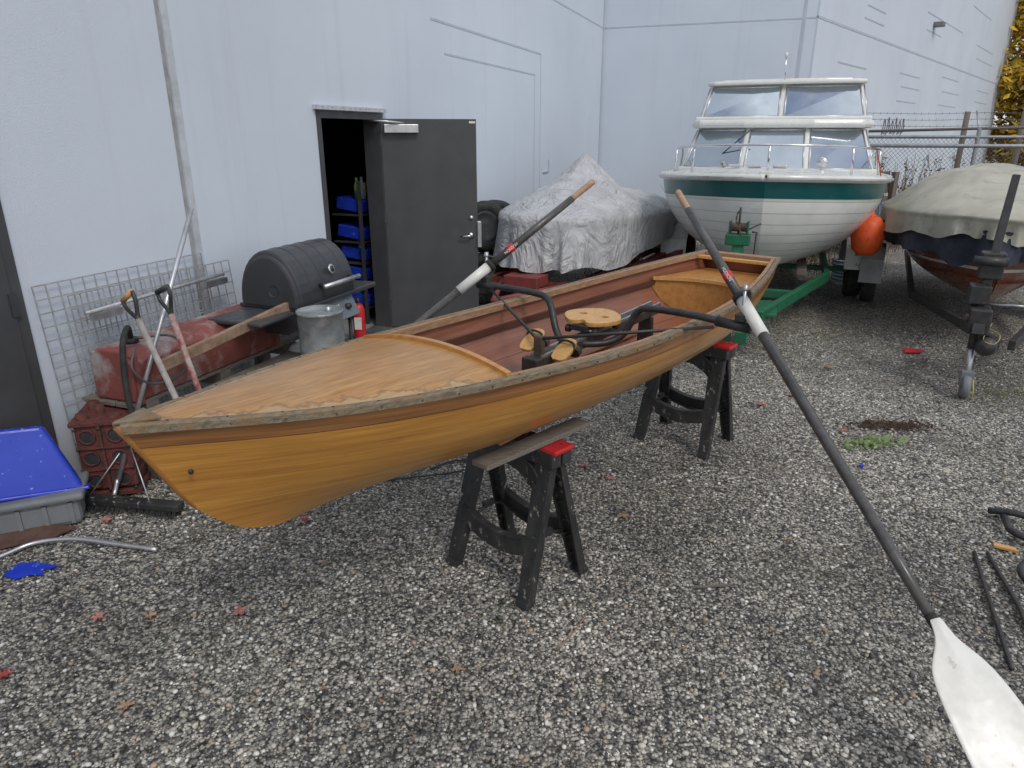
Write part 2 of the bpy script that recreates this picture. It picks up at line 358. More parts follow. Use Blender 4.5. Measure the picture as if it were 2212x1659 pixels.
# ---------------------------------------------------------------- ground
mesh('gravel_ground',[(-150,-150,0),(150,-150,0),(150,150,0),(-150,150,0)],[(0,1,2,3)],GRAVEL)
def pebbles():
    bm=bmesh.new(); bmesh.ops.create_icosphere(bm,subdivisions=1,radius=1)
    tv=np.array([v.co[:] for v in bm.verts]); tf=np.array([[v.index for v in f.verts] for f in bm.faces]); bm.free()
    N=56000
    y=.75+ (np.random.rand(N)**1.35)*6.5; x=(np.random.rand(N)*2-1)*(.82*y+.25)
    s=.0036+.0075*np.random.rand(N)**2.2
    ang=np.random.rand(N)*6.283; sc=np.stack([s*(.8+.7*np.random.rand(N)),s*(.7+.5*np.random.rand(N)),s*(.45+.4*np.random.rand(N))],1)
    V=tv[None]*(1+.30*(np.random.rand(N,12,1)-.5)); V=V*sc[:,None,:]
    ca,sa=np.cos(ang)[:,None],np.sin(ang)[:,None]
    X=V[:,:,0]*ca-V[:,:,1]*sa+x[:,None]; Y=V[:,:,0]*sa+V[:,:,1]*ca+y[:,None]; Z=V[:,:,2]+sc[:,2:3]*.4
    P=np.stack([X,Y,Z],2).reshape(-1,3); Fc=(tf[None]+(np.arange(N)*12)[:,None,None]).reshape(-1)
    me=bpy.data.meshes.new('gravel_stones'); me.vertices.add(len(P)); me.vertices.foreach_set('co',P.ravel())
    nf=N*20; me.loops.add(nf*3); me.loops.foreach_set('vertex_index',Fc); me.polygons.add(nf)
    me.polygons.foreach_set('loop_start',np.arange(nf)*3); me.polygons.foreach_set('loop_total',np.full(nf,3)); me.update(); me.validate()
    me.materials.append(pebble_mat()); ob=bpy.data.objects.new('gravel_stones',me); COL.objects.link(ob)
pebbles()

# ---------------------------------------------------------------- building
FW=frame(-1.30,7.21,0,69.7)
B=group('warehouse_building',FW)
H=7.5
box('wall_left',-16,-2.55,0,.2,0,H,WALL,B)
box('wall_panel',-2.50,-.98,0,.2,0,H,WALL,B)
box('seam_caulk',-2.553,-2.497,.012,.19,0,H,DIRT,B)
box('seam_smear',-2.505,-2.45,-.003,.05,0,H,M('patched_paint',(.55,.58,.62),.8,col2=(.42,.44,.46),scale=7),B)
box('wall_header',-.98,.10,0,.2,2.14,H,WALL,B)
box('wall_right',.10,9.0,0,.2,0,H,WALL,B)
box('corner_caulk',9.0,9.05,.01,.19,0,H,M('dark_joint',(.10,.095,.085),.9,col2=(.3,.3,.3),scale=5),B)
box('wall_back',9.05,9.25,-3.99,.2,0,H,WALL,B)
box('groove_shadow_line',-16,9.0,-.004,.05,3.94,3.965,SHADOW_GREY,B)
box('groove_shadow_outer_top',1.24,5.02,-.004,.05,3.10,3.125,SHADOW_GREY,B)
box('groove_shadow_outer_side',5.02,5.04,-.004,.05,.7,3.125,SHADOW_GREY,B)
box('groove_shadow_inner_top',1.56,4.74,-.004,.05,2.79,2.81,SHADOW_GREY,B)
box('groove_shadow_inner_side',4.74,4.755,-.004,.05,.7,2.81,SHADOW_GREY,B)
box('groove_shadow_back',9.046,9.1,-3.99,-.01,3.94,3.965,SHADOW_GREY,B)
box('groove_shadow_back_vertical',9.045,9.1,-3.78,-3.72,0,H,SHADOW_GREY,B)
box('wall_bracket',5.2,5.5,-.02,0,1.35,1.37,SHADOW_GREY,B); box('wall_bracket2',5.48,5.5,-.02,0,1.37,1.55,SHADOW_GREY,B)
box('jamb_left',-.98,-.925,-.012,.17,0,2.14,CHAR,B); box('jamb_right',.03,.10,-.012,.17,0,2.14,CHAR,B)
box('door_head',-.925,.03,-.012,.17,2.08,2.14,CHAR,B)
box('drip_cap',-1.02,.13,-.05,-.003,2.145,2.18,M('drip_cap_metal',(.55,.57,.6),.5,col2=(.4,.4,.42),scale=20),B)
segs('cap_screws',[((x,-.052,2.163),(x,-.048,2.163),.006) for x in np.linspace(-.95,.08,8)],DGREYP,B)
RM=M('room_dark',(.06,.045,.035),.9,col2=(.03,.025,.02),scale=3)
box('room_floor',-3,4,.2,5,-.02,.01,M('room_concrete',(.3,.3,.29),.8),B)
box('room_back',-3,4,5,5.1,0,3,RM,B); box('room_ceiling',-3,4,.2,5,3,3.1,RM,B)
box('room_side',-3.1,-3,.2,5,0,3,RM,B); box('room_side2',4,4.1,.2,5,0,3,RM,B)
box('threshold',-.925,.03,-.05,.2,0,.02,STEEL,B)
for i,z in enumerate((1.18,.90,.68,.48,.2)):
    x0=.12+random.uniform(-.02,.04)
    T=Matrix.Translation((x0,.32,z))@Matrix.Rotation(R(8),4,'X')
    prism('parts_bin_%d'%i,[(0,0),(.40,0),(.40,.3),(0,.3)],0,.12,BLUE,B,b=.008,T=T)
    box('rack_shelf_%d'%i,.1,.6,.3,.66,z-.03,z-.012,DGREYP,B)
for x in (.1,.6): box('rack_post_%d'%int(x*10),x-.015,x+.015,.3,.33,.01,1.5,DGREYP,B)
for i,(x,z,r,c) in enumerate(((.2,1.31,.03,(.2,.4,.08)),(.3,1.31,.04,(.6,.6,.58)),(.42,1.31,.035,(.5,.3,.05)),(.2,.81,.03,(.6,.6,.6)),(.35,.61,.04,(.55,.1,.08)))):
    lathe('bottle_%d'%i,[(0,0),(r,0),(r,.14),(r*.4,.18),(r*.4,.22),(0,.22)],M('bottle_mat%d'%i,c,.4),B,T=Matrix.Translation((x,.4,z)),seg=14)
box('room_shelf',-.9,-.2,2.0,2.5,.8,.84,BRW,B); box('room_box',-.7,-.3,2.0,2.4,.84,1.15,BRW,B); box('room_shelf2',-.9,.1,2.0,2.5,1.5,1.54,BRW,B)
box('side_door_frame',-4.95,-3.77,-.02,.03,0,2.2,CHAR,B); box('side_door_leaf',-4.88,-3.84,-.035,-.02,.02,2.13,CHAR,B)
for z in (.25,1.05,1.85): box('hinge_%d'%int(z*10),-3.86,-3.82,-.045,-.02,z,z+.12,DGREYP,B)
D=group('open_steel_door',frame(-1.275,7.27,0,10))
box('leaf',0,.93,-.022,.022,.02,2.09,CHAR,D,.003)
box('closer_body',.03,.36,-.085,-.024,1.96,2.04,ALU,D,.006)
tube('closer_arm',[(.22,-.07,2.05),(.05,-.13,2.065),(-.16,-.09,2.075)],.010,ALU,D,8)
lathe('lock_rose',[(0,0),(.03,0),(.03,.012),(0,.014)],CHROME,D,T=axes((.86,-.023,.96),(1,0,0),(0,0,1)),seg=20)
tube('lever',[(.86,-.03,.96),(.86,-.07,.96),(.84,-.075,.96),(.745,-.072,.955)],.010,CHROME,D,10)
lathe('deadbolt',[(0,0),(.022,0),(.022,.012),(0,.014)],ALU,D,T=axes((.865,-.023,1.14),(1,0,0),(0,0,1)),seg=16)
box('latch_guard',.925,.965,-.05,.03,.84,1.10,ALU,D,.003)
for z in (.3,1.1,1.85): box('leaf_hinge_%d'%int(z*10),-.02,.02,-.03,-.01,z,z+.11,DGREYP,D)
box('label',.86,.92,-.0245,-.022,2.05,2.07,WHT,D)
RB=group('warehouse_building',frame(5.58,14.3,0,math.degrees(math.atan2(19.4,16.02))))
RL=25.16
prism('walls',[(0,0),(RL,0),(RL,9),(0.6,9),(.0,6)],0,8.5,WALL,RB)
box('groove_shadow_line',0,RL,-.006,.05,3.94,3.985,SHADOW_GREY,RB)
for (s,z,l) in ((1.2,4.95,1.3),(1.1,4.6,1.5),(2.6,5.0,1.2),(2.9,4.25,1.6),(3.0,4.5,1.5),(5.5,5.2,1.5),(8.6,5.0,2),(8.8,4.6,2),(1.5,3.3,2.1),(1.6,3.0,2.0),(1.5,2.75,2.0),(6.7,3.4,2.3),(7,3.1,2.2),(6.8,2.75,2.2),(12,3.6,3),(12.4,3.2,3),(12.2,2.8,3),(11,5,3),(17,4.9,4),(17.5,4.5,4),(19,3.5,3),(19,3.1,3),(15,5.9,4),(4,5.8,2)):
    box('groove_shadow_dash',s,s+l,-.006,.05,z,z+.03,SHADOW_GREY,RB)
for x,z in ((9.5,4.75),(8.2,6.0)): box('wall_light',x,x+.3,-.25,0,z,z+.12,GREYP,RB,.02)
GRF=M('graffiti_paint',(.09,.09,.10),.7)
gx=5.8
for k in range(6):
    a=random.uniform(-.08,.08)
    tube('graffiti_%d'%k,[(gx+k*.40,-.012,1.95+a),(gx+k*.40+.12,-.012,2.28-a),(gx+k*.40+.25,-.012,2.15+a),(gx+k*.40+.12,-.012,1.98),(gx+k*.40+.34,-.012,2.0+.25*(k%2)+a)],.009,GRF,RB,4,4)

# ---------------------------------------------------------------- rowing boat
FB=frame(-1.03,1.70,0,50.86)
L=4.16
Wf=interp([(0,.010),(.12,.066),(.25,.128),(.52,.240),(.85,.338),(1.14,.398),(1.7,.472),(2.3,.498),(3.0,.472),(3.6,.385),(4.16,.260)])
gf=interp([(0,1.23),(.5,1.18),(1.14,1.142),(2.0,1.105),(3.0,1.105),(4.16,1.16)])
kf=interp([(0,.76),(.4,.742),(1.2,.735),(2.5,.73),(3.46,.745),(4.16,.86)])
stem=interp([(0,0),(.31,.076),(.635,.158),(.83,.25),(.93,.32),(1,.42)])
ef=lambda t:1.45+.75*min(1,t/.28)
BO=group('wooden_rowing_boat',FB)
hull('hull',BO,HULL,L,Wf,gf,kf,stem,ef,ns=80,nt=22,cap=True)
hull('hull_inside',BO,INNER,L-.02,Wf,gf,kf,stem,ef,inset=.012,t0=.24,ns=60,nt=18,cap=True,flip=True,top=.004)
deck('foredeck',BO,DECK,Wf,gf,.0,1.14,.045,ns=30,nw=16,inset=-.004)
prof=[(-.013,-.018),(.014,-.018),(.014,.003),(.008,.009),(-.008,.009),(-.013,.003)]
RISER=M('dark_riser',(.10,.04,.025),.5)
for sgn,nm in ((1,'rail_port'),(-1,'rail_starboard')):
    pts=[(s,sgn*(Wf(s)+.002),gf(s)) for s in np.linspace(0.0,L+.01,60)]
    sweep(nm,pts,prof,RAIL,BO)
    pts=[(s,sgn*(Wf(s)-.026),gf(s)-.006) for s in np.linspace(1.14,L-.02,40)]
    sweep('in'+nm,pts,[(-.011,-.02),(.011,-.02),(.011,.012),(-.011,.012)],INRAIL,BO)
    pts=[(s,sgn*(Wf(s)*.966-.030),gf(s)-.115) for s in np.linspace(1.3,3.6,40)]
    sweep('riser_'+nm,pts,[(-.009,-.016),(.009,-.016),(.009,.014),(-.009,.014)],RISER,BO)
scr=[]
for s in np.linspace(.1,4.0,30):
    for sgn in (1,-1):
        y=sgn*(Wf(s)+.016); z=gf(s)-.009; scr.append(((s,y-sgn*.004,z),(s,y+sgn*.0015,z),.004))
        if s<1.2: scr.append(((s,sgn*(Wf(s)+.001),gf(s)+.007),(s,sgn*(Wf(s)+.001),gf(s)+.0105),.004))
segs('rail_screws',scr,BLACK,BO)
prism('breasthook',[(-.016,0),(.09,-.054),(.09,.054)],gf(0)+.004,gf(0)+.013,RAIL,BO,b=.003)
tube('stem_band',[(stem(f)-.004,0,1.23-(1.23-.76)*f) for f in (0,.15,.31,.5,.635,.83,.93,.99)],[.012,.010,.010,.009,.008,.007,.006,.004],M('dark_stem',(.32,.14,.03),.5),BO,8)
lathe('bow_plug',[(0,0),(.008,0),(.008,.004),(0,.004)],BLACK,BO,T=axes((.14,-.055,1.06),(.95,-.3,0),(0,.1,1)),seg=10)
cp=[(1.14+.012*(1-q*q),q*(Wf(1.14)-.012),gf(1.14)+.008+.045*(1-q*q)) for q in np.linspace(-1,1,24)]
sweep('coaming',cp,[(-.012,-.045),(.012,-.045),(.012,.012),(-.012,.012)],PLYY,BO)
def stern():
    vs=[];fs=[];n=14
    for i in range(n+1):
        q=-1+2*i/n; z=1.045
        s0=3.56+.12*(1-q*q)
        vs.append((s0,q*(Wf(s0)-.035),z))
    for i in range(n+1):
        q=-1+2*i/n; vs.append((L-.03,q*(Wf(L)-.035),1.045))
    for i in range(n): fs.append((i,i+1,n+2+i,n+1+i))
    mesh('stern_seat',vs,fs,PLYY,BO)
    vs=[];fs=[]
    for i in range(n+1):
        q=-1+2*i/n; s0=3.56+.12*(1-q*q); y=q*(Wf(s0)-.035)
        e=2.2; fr=(1-abs(min(1,abs(y)/(Wf(s0)-.01)))**e)**(1/e); zb=gf(s0)-(gf(s0)-kf(s0)-.014)*fr
        vs.append((s0+.001,y,1.043)); vs.append((s0+.001,y,min(zb,1.04)))
    for i in range(n): fs.append((2*i,2*i+1,2*i+3,2*i+2))
    mesh('stern_bulkhead',vs,fs,PLYY,BO)
    pts=[(3.56+.12*(1-q*q)-.006,q*(Wf(3.6)-.04),1.047) for q in np.linspace(-1,1,20)]
    sweep('seat_edge',pts,[(-.007,-.016),(.007,-.016),(.007,.006),(-.007,.006)],YWOOD,BO)
stern()
box('transom_rail',L-.06,L+.012,-Wf(L)-.01,Wf(L)+.01,gf(L)-.03,gf(L)+.006,INRAIL,BO,.004)
box('transom_cleat',L-.14,L-.10,-Wf(L)*1.0,Wf(L)*1.0,gf(L)-.035,gf(L)-.012,YWOOD,BO,.004)
CED=M('cedar_strip',(.38,.16,.06),.5)
for y in (-.2,-.1,0,.1,.2): box('floor_strip',1.3,3.5,y-.008,y+.008,kf(2.5)+.014+abs(y)*.14,kf(2.5)+.024+abs(y)*.14,CED,BO)

# ---------------------------------------------------------------- rowing rig
RG=group('sliding_seat_rowing_rig',FB)
ANO=M('dark_anodized',(.055,.052,.048),.4,.3,col2=(.10,.09,.08),scale=20)
RBR=M('rusty_bracket',(.12,.075,.05),.7,col2=(.05,.04,.035),scale=30)
strut('monorail',(1.84,.04,.935),(3.02,.04,.985),.075,.05,.075,.05,ANO,RG,xd=(0,1,0))
for y in (.012,.068): strut('rail_lip',(1.86,y,.965),(3.02,y,1.015),.012,.010,.012,.010,STEEL,RG,xd=(0,1,0),b=0)
strut('rail_foot_front',(1.90,.04,.77),(1.90,.04,.91),.10,.03,.08,.03,BLACK,RG,xd=(0,1,0))
strut('rail_foot_back',(2.92,.04,.76),(2.92,.04,.95),.10,.03,.08,.03,BLACK,RG,xd=(0,1,0))
box('front_bracket',1.805,1.85,-.005,.085,.86,.965,BLACK,RG,.006)
box('front_block',1.87,1.90,.015,.065,.955,1.06,RBR,RG,.006)
sp=[(2.35,-.76,1.135),(2.36,-.55,1.15),(2.38,-.30,1.145),(2.38,-.20,1.12),(2.36,-.14,1.0),(2.30,-.08,.955),(2.22,.0,.95),(2.18,.10,.95),(2.20,.17,1.0),(2.24,.24,1.12),(2.27,.32,1.15),(2.29,.55,1.15),(2.31,.79,1.14)]
tube('wing_tube',sp,.018,BLACK,RG,12,5)
tube('wing_collar',[(2.355,-.62,1.143),(2.35,-.78,1.134)],.023,RUBB,RG,12)
tube('wing_collar2',[(2.30,.66,1.146),(2.31,.80,1.139)],.023,RUBB,RG,12)
tube('brace_near',[(1.88,.02,1.05),(2.33,-.62,1.12)],.008,BLACK,RG,8)
tube('brace_far',[(1.88,.06,1.05),(2.28,.68,1.13)],.008,BLACK,RG,8)
SS=2.34
for s in (SS-.1,SS+.1): tube('seat_axle',[(s,-.05,1.015),(s,.13,1.015)],.007,STEEL,RG,8)
box('seat_carriage',SS-.12,SS+.12,-.01,.09,1.008,1.04,BLACK,RG,.004)
for y in (-.04,.12):
    for s in (SS-.1,SS+.1): lathe('seat_wheel',[(0,-.01),(.02,-.01),(.02,.01),(0,.01)],RUBB,RG,T=axes((s,y,1.01),(1,0,0),(0,0,1)),seg=14)
out=[]
for k in range(60):
    a=2*math.pi*k/60
    yy=.155*math.cos(a); xx=.115*math.sin(a)*(1-.18*math.cos(2*a))
    if xx<0: xx+=.055*math.exp(-(yy/.035)**2)
    out.append((xx,yy))
flat('seat',[out,circ(.01,.065,.021,.028),circ(.01,-.065,.021,.028)],.016,YWOOD,RG,Matrix.Translation((SS,.04,1.058))@Matrix.Rotation(R(-3),4,'Y'),.004)
for k,(y,s,z) in enumerate(((.115,1.93,1.015),(-.045,1.97,.985))):
    T=axes((s,y,z),(.75,0,.45),(0,1,0))
    foot=[(x*.070,yv*.042) for x,yv in [(-1,-.5),(-.8,-.9),(-.3,-1.05),(.4,-1),(.85,-.8),(1,-.3),(1,.3),(.85,.8),(.4,1),(-.3,1.05),(-.8,.9),(-1,.5)]]
    flat('footboard_%d'%k,[foot],.010,YWOOD,RG,T,.003)
    T2=axes((s+.075,y,z-.02),(0,1,0),(-.5,0,1))
    flat('heel_cup_%d'%k,[circ(0,0,.040,.032)],.022,RBR,RG,T2,.003)
    tube('foot_strap_%d'%k,[(s+.01,y-.045,z-.0),(s+.02,y-.04,z+.03),(s+.02,y,z+.042),(s+.02,y+.04,z+.03),(s+.01,y+.045,z)],.006,RUBB,RG,8,4)
for k,(s,y) in enumerate(((2.36,-.735),(2.32,.745))):
    tube('oarlock_pin_%d'%k,[(s,y,1.14),(s,y,1.31)],.008,STEEL,RG,8)
    box('oarlock_base_%d'%k,s-.03,s+.03,y-.025,y+.025,1.16,1.195,BLACK,RG,.006)
    tube('oarlock_horn_%d'%k,[(s,y,1.19),(s+.045,y,1.20),(s+.06,y,1.24),(s+.05,y,1.285),(s,y,1.30)],.010,BLACK,RG,8,4)
    lathe('pin_nut_%d'%k,[(0,.02),(.012,.02),(.014,0)],STEEL,RG,T=Matrix.Translation((s,y,1.305)),seg=6)

# ---------------------------------------------------------------- oars
def oar(P,O,Q,bladex,flipc=1):
    P=Vector(P);O=Vector(O);Q=Vector(Q); d=(Q-P).normalized()
    g=group('oar',Matrix.Identity(4))
    at=lambda l:O+d*l
    LP=(O-P).length; LQ=(Q-O).length
    def seg_(n,a,b,r0,r1,m): tube(n,[at(a),at(a+(b-a)*.5),at(b)],[r0,(r0+r1)/2,r1],m,g,16)
    tube('grip',[at(-LP),at(-LP+.008),at(-LP+.05),at(-LP+.15),at(-LP+.165)],[.012,.0175,.0175,.0165,.0185],GRIP,g,16)
    seg_('inboard_shaft',-LP+.16,-.03,.0195,.023,CARB)
    seg_('label_band',-.20,-.155,.0238,.0238,M('red_label',(.55,.03,.04),.4))
    seg_('collar',-.045,-.02,.036,.036,RUBB)
    seg_('sleeve',-.02,.20,.029,.0275,WHT)
    tube('shaft',[at(.19),at(.8*LQ),at(LQ)],[.0225,.0205,.017],CARB,g,16)
    x=d; yv=Vector(bladex); yv=(yv-x*yv.dot(x)).normalized(); z=x.cross(yv)
    prof=[(0,-.018,.018),(.05,-.026,.024),(.085,-.050,.036),(.12,-.082,.056),(.16,-.105,.076),(.25,-.118,.098),(.36,-.124,.108),(.46,-.124,.112),(.55,-.120,.112),(.565,-.105,.10)]
    vs=[];fs=[];nb=8
    for a,b0,b1 in prof:
        for k in range(nb+1):
            b=b0+(b1-b0)*k/nb
            h=-.045*(a/.565)**2*1+ .5*b*b
            rib=.006*math.exp(-((b)/.014)**2)*max(0,1-a/.35)
            vs.append(Q+x*(a-.03)+yv*b*flipc+z*(h+rib))
    for i in range(len(prof)-1):
        for k in range(nb): fs.append((i*(nb+1)+k,(i+1)*(nb+1)+k,(i+1)*(nb+1)+k+1,i*(nb+1)+k+1))
    o=mesh('blade',vs,fs,WHT,g,True); sm=o.modifiers.new('s','SOLIDIFY'); sm.thickness=.008; sm.offset=0; ss=o.modifiers.new('ss','SUBSURF'); ss.levels=1; ss.render_levels=2
    tube('blade_neck',[at(LQ-.05),at(LQ+.05)],[.019,.017],RUBB,g,14)
    return g,at,d
g,at,d=oar((.858,3.797,1.688),(1.041,3.097,1.235),(1.339,1.821,.495),(1,.1,.25))
def lab(g,at,d):
    c=at(-.178); tocam=(Vector((0,0,1.95))-c).normalized(); n=(tocam-d*tocam.dot(d)).normalized()
    T=axes(c+n*.0243,d,n.cross(d)); text('label_text','HUDSON',.022,WHT,g,T)
lab(g,at,d)
P=Vector((.466,4.156,1.70)); O=Vector((-.146,3.963,1.235)); dd=(O-P).normalized()
g,at,d=oar(P,O,O+dd*1.38,(-.3,1,.2)); lab(g,at,d)

# ---------------------------------------------------------------- sawhorses
def sawhorse(x,y,deg):
    g=group('folding_sawhorse',frame(x,y,0,deg)); zt=.70
    for sy in (1,-1):
        for sx in (1,-1):
            f=Vector((sx*.235,sy*.20,0)); t=Vector((sx*.20,sy*.028,zt-.05))
            strut('leg',f,t,.060,.016,.100,.020,BPLA,g,xd=(1,0,0))
            for q in (-1,1):
                o=Vector((q*.027,0,0)); o2=Vector((q*.046,0,0))
                strut('leg_flange',f+o+Vector((0,-sy*.016,0)),t+o2+Vector((0,-sy*.01,0)),.007,.048,.008,.03,BPLA,g,xd=(1,0,0),b=0)
            for k in range(5):
                a=f.lerp(t,.15+.15*k); strut('leg_web',a+Vector((-.024,-sy*.012,0)),a+Vector((.024,-sy*.012,.04)),.005,.03,.005,.03,BPLA,g,xd=(0,0,1),b=0)
            strut('foot',(f.x,f.y,.0),(f.x-sx*.001,f.y-sy*.006,.03),.072,.036,.066,.03,BPLA,g)
        yb=lambda z:sy*(.20-(.172)*(z/(zt-.05)))
        arc=[(q*.215,yb(.22+.03*q*q),.22+.05*q*q) for q in np.linspace(-1,1,9)]
        sweep('lower_brace',arc,[(-.010,-.04),(.010,-.04),(.010,.035),(-.010,.035)],BPLA,g)
        for e in (-.04,.035): sweep('lower_brace_lip',[(a,b-sy*.012,c+e) for a,b,c in arc],[(-.020,-.005),(.020,-.005),(.020,.005),(-.020,.005)],BPLA,g)
        arc=[(q*.19,yb(.60-.07*q*q),.60-.09*q*q) for q in np.linspace(-1,1,9)]
        sweep('upper_brace',arc,[(-.011,-.04),(.011,-.04),(.011,.06),(-.011,.06)],BPLA,g)
        box('beam',-.27,.27,sy*.034-.028,sy*.034+.028,zt-.075,zt,BPLA,g,.006)
    for sx in (1,-1):
        box('end_cap',min(sx*.17,sx*.285),max(sx*.17,sx*.285),-.062,.062,zt-.010,zt+.014,RED,g,.008)
        for q in (.2,.24): lathe('cap_hole',[(0,0),(.006,0),(.006,.001)],BLACK,g,T=Matrix.Translation((sx*q,.02,zt+.0145)),seg=10)
        tube('link',[(sx*.19,.15,.22),(sx*.19,.0,.27),(sx*.19,-.15,.22)],.008,BPLA,g,8)
        box('link_plate',sx*.19-.01,sx*.19+.01,-.03,.03,.255,.285,BPLA,g)
    return g
sawhorse(.02,2.88,-44.6)
sawhorse(1.163,4.38,-40)
strut('support_plank',(-.128,2.487,.728),(.321,2.937,.728),.09,.022,.09,.022,OLDW,None,xd=(.7,-.7,0))

# ---------------------------------------------------------------- items by the wall (left)
g=group('wire_grid_panel',FW); L_=[]
def grid(x0,x1,z0,z1,y0,y1,dx):
    n=int(round((x1-x0)/dx))
    for i in range(n+1):
        x=x0+(x1-x0)*i/n; L_.append(((x,y0,z0),(x,y1,z1),.004))
    m=int(round((z1-z0)/dx))
    for i in range(m+1):
        f=i/m; L_.append(((x0,y0+(y1-y0)*f,z0+(z1-z0)*f),(x1,y0+(y1-y0)*f,z0+(z1-z0)*f),.004))
grid(-3.72,-2.50,.12,1.18,-.10,-.03,.076); grid(-3.55,-2.28,.1,1.10,-.14,-.06,.076)
segs('wires',L_,WIRE,g)
for z in (1.0,.60):
    tube('grid_tube',[(-3.52,-.13,z),(-2.42,-.13,z+.03)],.012,WIRE,g,8); box('grid_plate',-3.5,-3.3,-.16,-.13,z-.05,z-.01,STEEL,g); box('grid_plate2',-2.62,-2.42,-.16,-.13,z-.03,z+.01,STEEL,g)
g=group('wooden_platform',FW)
for i in range(3): box('board_%d'%i,-3.60,-1.95,-.44+i*.13,-.44+i*.13+.12,.49,.515,OLDW,g,.004)
for x in (-3.5,-2.9,-2.2): box('bearer_%d'%int(-x*10),x,x+.09,-.44,-.06,.40,.49,OLDW,g,.004)
for x in (-3.5,-2.15):
    for y in (-.43,-.15): box('post',x,x+.09,y,y+.09,0,.40,OLDW,g,.004)
box('loose_board',-3.1,-1.9,-.62,-.47,.43,.455,OLDW,g,.004); box('loose_board_leg',-2.2,-2.1,-.6,-.5,0,.43,OLDW,g,.004); box('loose_board_leg2',-3.05,-2.95,-.6,-.5,0,.43,OLDW,g,.004)
g=group('rusty_metal_tank',FW)
prism('tank_body',[(-.45,.52),(-.47,.75),(-.40,.82),(-.22,.82),(-.16,.75),(-.16,.52)],-3.58,-2.32,REDMET,g,T=Matrix(((0,0,1,0),(1,0,0,0),(0,1,0,0),(0,0,0,1))),b=.012)
for x in (-3.56,-2.36): box('tank_band',x,x+.03,-.475,-.15,.517,.79,REDMET,g,.004)
lathe('filler',[(0,0),(.04,0),(.04,.03),(0,.035)],BLACK,g,T=Matrix.Translation((-3.42,-.32,.82)),seg=16)
HOSE=M('grey_hose',(.11,.11,.11),.6)
tube('hose',[(-3.42,-.32,.84),(-3.48,-.38,.93),(-3.60,-.46,.86),(-3.66,-.5,.6),(-3.64,-.52,.3),(-3.56,-.52,.12),(-3.4,-.56,.02)],.016,RUBB,g,10,6)
tube('hose_loop',[(-3.42,-.36,.85),(-3.28,-.48,.84),(-3.18,-.50,.70),(-3.3,-.50,.60),(-3.5,-.50,.62),(-3.6,-.5,.74),(-3.52,-.46,.84)],.007,HOSE,g,8,6)
strut('lumber_board',(-1.963,3.756,.726),(-1.39,4.90,.886),.035,.065,.035,.065,BRW,None,xd=(.8,-.5,0))
g=group('rusty_engine_block',frame(-2.30,3.70,0,14))
box('block',-.13,.14,-.15,.15,.06,.47,ENG,g,.012)
box('flange_top',-.145,.155,-.17,.17,.45,.475,ENG,g,.004)
box('flange_bottom',-.145,.155,-.165,.165,.02,.05,ENG,g,.004)
box('web',-.006,.008,-.168,-.148,.05,.45,ENG,g)
for z in (.19,.32): box('web_h',-.13,.14,-.165,-.148,z-.006,z+.006,ENG,g)
for z in (.12,.255,.385):
    for x in (-.068,.072):
        lathe('port',[(.036,0),(.044,0),(.044,.010),(.036,.010),(.036,-.03)],ENG,g,T=axes((x,-.15,z),(1,0,0),(0,0,1)),seg=18)
        lathe('port_dark',[(0,0),(.036,0)],BLACK,g,T=axes((x,-.1525,z),(1,0,0),(0,0,1)),seg=18)
for x in (-.12,0,.13):
    for z in (.065,.19,.32,.435): lathe('bolt',[(0,.008),(.008,.008),(.008,0)],BLACK,g,T=axes((x,-.167,z),(1,0,0),(0,0,1)),seg=6)
for z in np.linspace(.12,.40,5): box('rib',.135,.15,-.13,.13,z,z+.015,ENG,g)
for k,(x,y,h,r) in enumerate(((-.09,-.1,.03,.03),(-.02,-.02,.05,.025),(.07,-.09,.02,.035),(.09,.05,.06,.02),(-.08,.07,.04,.03))): lathe('casting_%d'%k,[(0,h),(r,h),(r*1.1,0)],ENG,g,T=Matrix.Translation((x,y,.475)),seg=8)
box('side_cover',-.150,-.13,-.09,.09,.12,.38,ENG,g,.006)
for k in range(4): lathe('cover_bolt',[(0,.01),(.012,.01),(.012,0)],RBR,g,T=axes((-.15,-.07+.14*(k%2),.15+.2*(k//2)),(0,1,0),(0,0,1)),seg=6)
g=group('grey_plastic_tote',frame(-2.60,3.27,0,24))
prism('tote_body',[(-.50,-.13),(.30,-.13),(.30,.15),(-.50,.15)],0,.15,GREYP,g,b=.03)
prism('tote_lid',[(-.53,-.16),(.33,-.16),(.33,.18),(-.53,.18)],.15,.19,GREYP,g,b=.015)
for x in np.linspace(-.45,.25,7): box('rib',x,x+.02,-.14,-.125,.02,.14,GREYP,g)
g=group('blue_plastic_tub',frame(-2.58,3.28,0,30))
T=Matrix.Translation((0,-.10,.19))@Matrix.Rotation(R(-17),4,'X')@Matrix.Rotation(R(4),4,'Y')
lo=[(-.6,0),(.30,0),(.30,.12),(-.6,.12)]; vs=[T@Vector((x,y,0)) for x,y in lo]+[T@Vector((x,y,.36)) for x,y in [(-.6,.02),(.14,.02),(.14,.10),(-.6,.10)]]
o=mesh('tub_body',vs,[(3,2,1,0),(4,5,6,7),(0,1,5,4),(1,2,6,5),(2,3,7,6),(3,0,4,7)],BLUE,g); bev(o,.02,3)
box('tub_rim',-.62,.32,-.015,.135,-.0,.018,BLUE,g,.006,T=T)
g=group('push_broom',Matrix.Identity(4))
tube('pole',[(-2.205,3.53,.12),(-1.82,4.10,1.553)],.0135,ALU,g,12)
tube('pole_bend',[(-2.205,3.53,.13),(-2.22,3.50,.06),(-2.21,3.45,.05)],.012,ALU,g,10,3)
T=frame(-2.12,3.41,0,-9)
box('head',-.30,.34,-.035,.035,.035,.075,BPLA,g,.008,T=T)
Lb=[]
